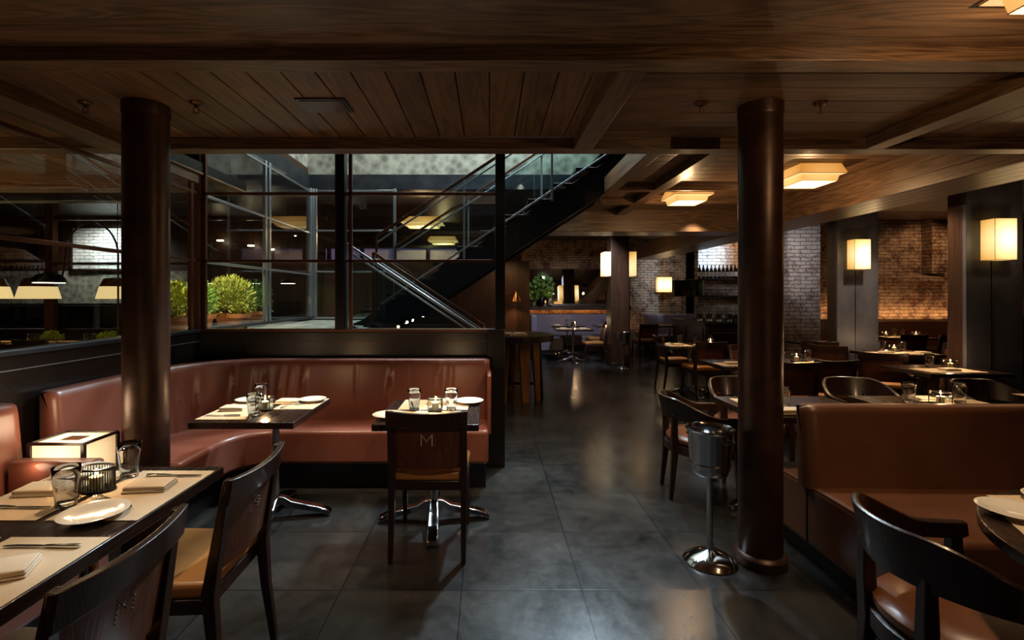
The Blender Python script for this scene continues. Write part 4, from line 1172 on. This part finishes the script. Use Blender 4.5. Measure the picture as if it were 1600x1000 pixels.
tag(r, 'dark bar counter with drawers and glass vases on top', 'counter')
random.seed(5)
ORD = ('leftmost', 'second', 'third', 'fourth', 'fifth', 'sixth', 'seventh', 'eighth', 'ninth', 'tenth', 'eleventh', 'twelfth')
for k in range(9):
    r_ = MB().lathe([(0.001, 0), (0.032, 0), (0.036, 0.01), (0.030, 0.06), (0.042, 0.15), (0.046, 0.27), (0.0445, 0.27), (0.040, 0.15), (0.028, 0.06), (0.001, 0.02)], 16).build('carafe', 'glass') if k == 0 else dup(bpy.data.objects['carafe'])
    r_.location = (4.12 + k * 0.075, 9.62 - 0.045 * k + 0.1 * (k % 2), 1.001)
    tag(r_, ORD[k] + ' tall clear glass vase, counted from the left, on the bar counter', 'vase', 'glass vases on the bar counter')
r = root('receipt_printer', (4.85, 9.45, 1.0))
B(-0.16, 0.16, -0.12, 0.12, 0, 0.12).build('housing', 'steel', r, bev=0.01)
B(-0.07, 0.10, -0.123, -0.12, 0.04, 0.08).build('display', 'label', r)
tag(r, 'low grey machine with pale front on the bar counter', 'machine')
r = root('wall_shelf', (4.15, 10.95, 0))
for z, x0 in ((1.87, 0.40), (1.50, 0.02)):
    B(x0, 2.0, -0.28, 0.24, z - 0.03, z).build('shelf_board', 'steel', r, bev=0.002)
B(0.56, 0.58, -0.20, 0.0, 1.50, 1.84).build('upright', 'alu', r)
B(0.05, 0.62, 0.1, 0.24, 1.50, 1.85).build('back_cabinet', 'black', r)
tag(r, 'two tier steel wall shelf with bottles and glasses', 'shelf')
def mk_bottle():
    r = root('wine_bottle')
    MB().lathe([(0.001, 0), (0.036, 0), (0.038, 0.01), (0.038, 0.18), (0.030, 0.215), (0.015, 0.24), (0.014, 0.30), (0.001, 0.30)], 16).build('bottle_body', 'bottle', r)
    MB().lathe([(0.0388, 0.05), (0.0388, 0.145)], 16).build('label', 'label', r)
    return r
MAKE['bottle'] = (mk_bottle, 'bottle')
for k in range(10):
    put('bottle', 4.66 + k * 0.082, 10.80 - 0.012 * k, 1.871, 0, ORD[k] + ' dark wine bottle from the left in the pale labelled shelf row', 'pale labelled bottles on the shelf')
r_ = None
for k in range(4):
    put('bottle', 5.50 + k * 0.115, 10.75, 1.871, 0, ORD[k] + ' bottle from the left among the wider spaced ones at right', 'spaced bottles on the shelf', (1.2, 1.2, 1.1))
for k in range(13):
    x = 4.32 + k * 0.055 if k < 5 else 4.80 + (k - 5) * 0.085
    put('tumbler', x, 10.80 + 0.05 * (k % 2), 1.501, 0, ORD[k] + ' clear tumbler from the left on the lower bar shelf' if k < 5 else ORD[k - 5] + ' amber lit tumbler from left in right row, lower bar shelf',
        'left row of bar tumblers' if k < 5 else 'right row of bar tumblers', (0.8, 0.8, 0.9))
light('bar_daylight', 'SPOT', (4.9, 9.3, 2.95), 480, COOL, 0.05, (5.0, 11.2, 2.45), angle=36, blend=0.9)
light('bar_warm', 'SPOT', (5.7, 10.0, 2.9), 50, (1, 0.5, 0.2), 0.05, (5.8, 11.2, 2.2), angle=70)
light('counter_spot', 'SPOT', (4.3, 8.9, 2.95), 50, (1, 0.92, 0.85), 0.05, (4.4, 9.5, 1.1), angle=50)  # added spot to brighten the glass vases
light('brick_sconce_wash', 'SPOT', (4.6, 12.3, 2.95), 30, (0.95, 0.85, 0.75), 0.1, (4.7, 13.5, 1.8), angle=90)

# ------------------------------------------------------------------ right side: brick pier and arched wall
struct('wall_brick_pier', B(5.52, 6.12, 9.0, 9.6, 0, 3.05), 'brick_wash', smooth=False)
light('pier_daylight', 'SPOT', (5.0, 7.9, 2.42), 46, (1.0, 0.93, 0.90), 0.1, (5.7, 9.0, 2.1), angle=75, blend=0.9)
struct('wall_brick_right', B(6.12, 12, 10.2, 10.4, 0, 3.05), 'brick_red', smooth=False)
# blind arch: shallow recess with sloping ledge in the brick
mb = MB()
xs = 9.05; 
mb.box(xs, xs + 0.35, 9.95, 10.2, 1.95, 3.05)
mb.add([(7.6, 10.2, 2.10), (8.55, 9.98, 1.88), (9.40, 9.98, 1.86), (9.40, 10.2, 1.86), (7.6, 10.2, 2.06), (8.55, 9.98, 1.80), (9.40, 9.98, 1.80), (9.40, 10.2, 1.80)],
       [(0, 1, 2, 3), (4, 7, 6, 5), (0, 4, 5, 1), (1, 5, 6, 2), (2, 6, 7, 3), (3, 7, 4, 0)])
struct('wall_brick_arch', mb, 'brick_red', bev=0.0, smooth=False)
r = root('banquette', (8.9, 9.95, 0))
B(-2.6, 3.0, 0.0, 0.15, 0.35, 0.98).build('backrest', 'leather_brown', r, bev=0.02)
B(-2.6, 3.0, -0.5, 0.02, 0.15, 0.46).build('seat', 'leather_brown', r, bev=0.02)
tag(r, 'long brown leather bench below the arched brick wall', 'bench')
light('arch_wash_low', 'AREA', (8.6, 10.06, 1.02), 16, (1, 0.55, 0.25), 4.5, (8.6, 10.2, 1.6), size_y=0.04)
light('arch_wash_high', 'SPOT', (8.9, 9.0, 2.9), 36, (1, 0.62, 0.36), 0.06, (8.9, 10.2, 1.9), angle=95)
r = root('dark_picture', (6.55, 10.16, 1.75))
B(-0.34, 0.34, -0.02, 0.03, -0.42, 0.40).build('frame', 'black', r)
B(-0.28, 0.28, -0.024, -0.02, -0.36, 0.34).build('glass', 'steel', r)
tag(r, 'dark framed panel on brick just right of the pale pier', 'picture')
light('gap_glow', 'SPOT', (6.6, 9.7, 0.9), 6, (1, 0.4, 0.1), 0.04, (6.6, 10.2, 1.15), angle=70)

# ------------------------------------------------------------------ ceiling fittings
def mk_spr():
    r = root('sprinkler')
    MB().lathe([(0.036, 0.0), (0.036, -0.004), (0.026, -0.014), (0.012, -0.016), (0.001, -0.016)], 20).build('escutcheon', 'bronze', r)
    mb = MB(); mb.tube([(0, 0, -0.014), (0, 0, -0.028)], 0.008, 8)
    for s_ in (-1, 1): mb.tube([(0, 0, -0.026), (s_ * 0.013, 0, -0.034), (s_ * 0.013, 0, -0.046), (0, 0, -0.058)], 0.0025, 6)
    mb.build('frame_arms', 'bronze', r)
    MB().lathe([(0.018, -0.058), (0.018, -0.061), (0.001, -0.061)], 12).build('deflector', 'bronze', r)
    return r
MAKE['spr'] = (mk_spr, 'sprinkler')
G = 'bronze ceiling sprinklers'
put('spr', -2.21, 2.66, CZ, 0, 'bronze ceiling sprinkler left of the left column', G)
put('spr', -1.605, 2.66, CZ, 0.4, 'bronze ceiling sprinkler right of the left column', G)
put('spr', 1.16, 2.66, CZ, 0.2, 'bronze ceiling sprinkler left of the right column', G)
put('spr', 1.81, 2.66, CZ, 0.9, 'bronze ceiling sprinkler right of the right column', G)
r = root('ceiling_vent', (-0.91, 2.69, CZ))
B(-0.135, 0.135, -0.095, 0.095, -0.010, 0.0).build('frame', 'espresso', r, bev=0.003)
B(-0.115, 0.115, -0.078, 0.078, -0.013, -0.010).build('cover', 'walnut', r)
tag(r, 'rectangular wooden vent cover set in the ceiling boards', 'vent')

# ------------------------------------------------------------------ planted court and left dining room
def bush(x, y, z, w_, h, leafmat, label, spiky, n=700, pot=0.16):
    r = root('potted_shrub', (x, y, z))
    MB().lathe([(pot * 0.7, 0), (pot * 0.95, 0.13), (pot * 1.08, 0.13), (pot * 1.08, 0.17), (pot * 0.9, 0.17), (pot * 0.85, 0.15), (0.001, 0.15)], 24).build('pot', 'terracotta', r)
    MB().lathe([(pot * 0.88, 0.14), (0.001, 0.155)], 16).build('soil', 'soil', r)
    st = MB()
    for k in range(16):
        a = random.random() * 6.28; q = random.random()
        st.tube([(0, 0, 0.15), (math.cos(a) * w_ * 0.3 * q, math.sin(a) * w_ * 0.3 * q, 0.15 + h * 0.5), (math.cos(a) * w_ * q * 0.8, math.sin(a) * w_ * q * 0.8, 0.15 + h * (1 - 0.25 * q))], 0.004, 5)
    st.build('stems', 'leaf2', r)
    foliage(n, w_, w_, h * 0.62, (0, 0, 0.15 + h * 0.42), 0.042 if not spiky else 0.05, spiky).build('foliage', leafmat, r)
    return tag(r, label, 'plant', 'potted shrubs in the court')
random.seed(11)
bush(-2.96, 4.55, 1.12, 0.19, 0.34, 'leaf', 'rounded yellow green shrub in terracotta, right of left column', 0, 900)
bush(-3.02, 5.02, 1.12, 0.17, 0.36, 'leaf2', 'dark feathery shrub in terracotta beside the corner post', 1, 900)
bush(-2.96, 5.55, 1.12, 0.24, 0.42, 'leaf', 'largest spiky bright green shrub behind the glass screen', 1, 2200)
bush(-2.96, 6.15, 1.12, 0.19, 0.38, 'leaf2', 'dark green shrub right of the largest spiky one', 1, 900)
bush(-2.72, 5.28, 1.12, 0.08, 0.12, 'leaf', 'low leafy herb pot between the two taller shrubs', 0, 400, 0.11)
light('court_spot', 'SPOT', (-2.70, 4.9, 2.4), 150, (1.0, 0.86, 0.55), 0.05, (-2.98, 5.3, 1.2), angle=80)  # shines down on the shrubs from above
light('court_spot', 'SPOT', (-2.75, 4.5, 2.4), 90, (1.0, 0.84, 0.5), 0.05, (-2.98, 4.6, 1.2), angle=70)

struct('wall_far_left', B(-12, -3.4, 11.0, 11.2, 0, 3.3), 'panelZ', smooth=False)
trim(B(-11.5, -6.4, 10.95, 11.0, 1.32, 2.05), 'concrete', 0)
for x in (-10.4, -8.08): trim(B(x - 0.08, x + 0.08, 8.9, 9.02, 0, 3.25), 'bronze')
trim(B(-12, -3.0, 8.92, 9.0, 2.88, 2.96), 'bronze', 0); trim(B(-12, -3.0, 8.92, 9.0, 2.06, 2.10), 'bronze', 0)
for x0, x1 in ((-11.4, -7.2), (-6.8, -4.4)):
    trim(B(x0, x1, 9.6, 9.75, 0.6, 1.30), 'blackpanel', 0)
r = root('brick_window', (-8.72, 10.9, 2.05))
B(-0.62, 0.62, -0.02, 0.05, 0.03, 0.95).build('view_panel', 'whitebrick', r)
f = MB()
for a in ((-0.66, -0.6, 0, 1), (0.60, 0.66, 0, 1)): f.box(a[0], a[1], -0.05, 0.05, 0, 1)
f.box(-0.66, 0.66, -0.05, 0.05, 0.0, 0.04); f.build('frame', 'espresso', r)
tag(r, 'pale daylit brick seen through opening left of the left column', 'window')
light('left_brick_daylight', 'SPOT', (-8.4, 9.6, 3.1), 90, (0.75, 0.95, 0.9), 0.05, (-8.3, 10.9, 2.5), angle=48, blend=0.3)
D = 'in left dining room'
LT = 'left dining room tables'
for i, (x, y, lab) in enumerate(((-7.95, 7.68, 'leftmost set table ' + D + ' beyond the glass'), (-7.05, 7.68, 'middle set table with moss bowl, ' + D), (-6.15, 7.68, 'rightmost set table ' + D + ', beside left column'))):
    put('table4', x, y, 0, 0, lab, LT)
for x, lab in ((-7.45, 'dark chair cut by the left edge ' + D), (-6.75, 'dark chair backed to the glass ' + D)):
    put('chair', x, 7.42, 0, 0, lab, 'chairs in the left dining room', (1.15, 1, 1))
pos = ('left', 'middle', 'right')
for i, x in enumerate((-7.95, -7.05, -6.15)):
    on('mat', x - 0.15, 7.56, 0, pos[i] + ' table placemat ' + D, sc=(.9, 1, 1)); on('mat', x + 0.18, 7.86, 0, pos[i] + ' table farther placemat ' + D, sc=(.9, .8, 1))
    on('napkin', x + 0.16, 7.56, 0, pos[i] + ' table napkin ' + D, ZM_, (1.4, 1.2, 1.2))
    on('tumbler', x - 0.27, 7.75, 0, pos[i] + ' table left tumbler ' + D); on('tumbler', x - 0.13, 7.72, 0, pos[i] + ' table right tumbler ' + D)
for x, lab in ((-7.00, 'bright moss bowl above the dark chair ' + D), (-6.10, 'bright moss bowl beside left column ' + D)):
    r = root('moss_bowl', (x, 7.78, TZ))
    MB().lathe([(0.05, 0), (0.12, 0.05), (0.12, 0.06), (0.001, 0.055)], 20).build('bowl', 'terracotta', r)
    foliage(260, 0.15, 0.12, 0.09, (0, 0, 0.07), 0.04).build('moss', 'moss', r)
    tag(r, lab, 'plant', 'moss bowls')
for x, lab in ((-8.22, 'glowing fabric pendant cut by the left edge'), (-7.42, 'glowing fabric pendant under the dome lamp'), (-6.12, 'glowing fabric pendant beside the left column')):
    r = root('pendant_lamp', (x, 8.0, 1.44))
    MB().lathe([(0.29, 0), (0.24, 0.20), (0.237, 0.20), (0.287, 0)], 36).build('lamp_shade', 'pendant', r)
    MB().lathe([(0.24, 0.20), (0.18, 0.33), (0.03, 0.36), (0.001, 0.36)], 30).build('shade_top', 'leather_brown', r)
    MB().tube([(0, 0, 0.36), (0, 0, 1.80)], 0.006, 6).build('cord', 'black', r)
    light('pendant_light', 'SPOT', (0, 0, 0.10), 80, WARM2, 0.08, (0, 0, -1), angle=120, parent=r)
    tag(r, lab + ' ' + D, 'lamp', 'fabric pendants in the left room')
r = root('arc_floor_lamp', (-4.62, 6.05, 0))
pts = [(0, 0, 0.02), (0, 0, 1.7)] + [(-0.33 + 0.33 * math.cos(math.radians(a)), 0, 1.98 + 0.42 * math.sin(math.radians(a))) for a in range(0, 181, 12)] + [(-0.68, 0, 1.80), (-0.70, 0, 1.72)]
MB().tube(pts, 0.011, 8).build('arched_arm', 'black', r)
MB().lathe([(0.14, 0), (0.14, 0.03), (0.001, 0.03)], 24).build('base', 'black', r)
MB().lathe([(0.17, -0.05), (0.165, 0.0), (0.12, 0.05), (0.03, 0.08), (0.001, 0.08), (0.001, 0.07), (0.11, 0.04), (0.155, 0.0), (0.16, -0.05)], 30, (-0.86, 0, 1.70)).build('dome_shade', 'black', r)
MB().tube([(-0.70, 0, 1.72), (-0.80, 0, 1.76)], 0.011, 8).build('elbow', 'black', r)
MB().lathe([(0.001, -0.055), (0.155, -0.055), (0.155, -0.045), (0.001, -0.045)], 24, (-0.86, 0, 1.70)).build('diffuser', 'bulb', r)
tag(r, 'black arched lamp with glowing dome left of the left column', 'lamp')
for px, lab in ((330, 'leftmost of three small dome pendants above the shrubs'), (396, 'middle of three small dome pendants above the shrubs'), (450, 'rightmost of three small dome pendants above the shrubs')):
    p = at(px, 443, 9.3)
    r = root('dome_pendant', tuple(p))
    MB().lathe([(0.14, 0), (0.13, 0.03), (0.09, 0.07), (0.02, 0.09), (0.001, 0.09)], 24).build('dome_shade', 'black', r)
    MB().lathe([(0.001, -0.004), (0.13, -0.004), (0.13, 0.0), (0.001, 0.0)], 24).build('diffuser', 'bulb', r)
    MB().tube([(0, 0, 0.09), (0, 0, 3.25 - p.z)], 0.005, 6).build('cord', 'black', r)
    tag(r, lab, 'lamp', 'small dome pendants')
for px, py, lab in ((345, 376, 'left'), (393, 384, 'middle'), (424, 390, 'right')):
    p = at(px, py, 10.9)
    r = root('picture_light', (p.x, 10.98, p.z))
    B(-0.07, 0.07, -0.12, -0.08, -0.015, 0.015).build('lamp_tube', 'bulb', r); B(-0.01, 0.01, -0.08, 0.02, -0.01, 0.01).build('bracket', 'brass', r)
    light('picture_glow', 'POINT', (0, -0.14, 0.0), 2.2, WARM2, 0.03, parent=r)
    tag(r, lab + ' small picture light on far wall behind the stair court glass', 'lamp', 'picture lights')
# warm general light of the left dining room and of the bar behind the stair
light('left_room_wash', 'SPOT', (-5.2, 2.6, 0.9), 130, WARM, 0.2, (-5.0, 4.2, 2.5), angle=130)
light('left_room_down', 'SPOT', (-8.5, 10.0, 3.1), 120, (0.95, 0.9, 0.8), 0.2, (-8.5, 11.0, 1.0), angle=130)
light('rear_bar_wash', 'SPOT', (-1.2, 9.0, 2.9), 9, (1, 0.6, 0.35), 0.2, (-1.2, 10.0, 0.8), angle=110)
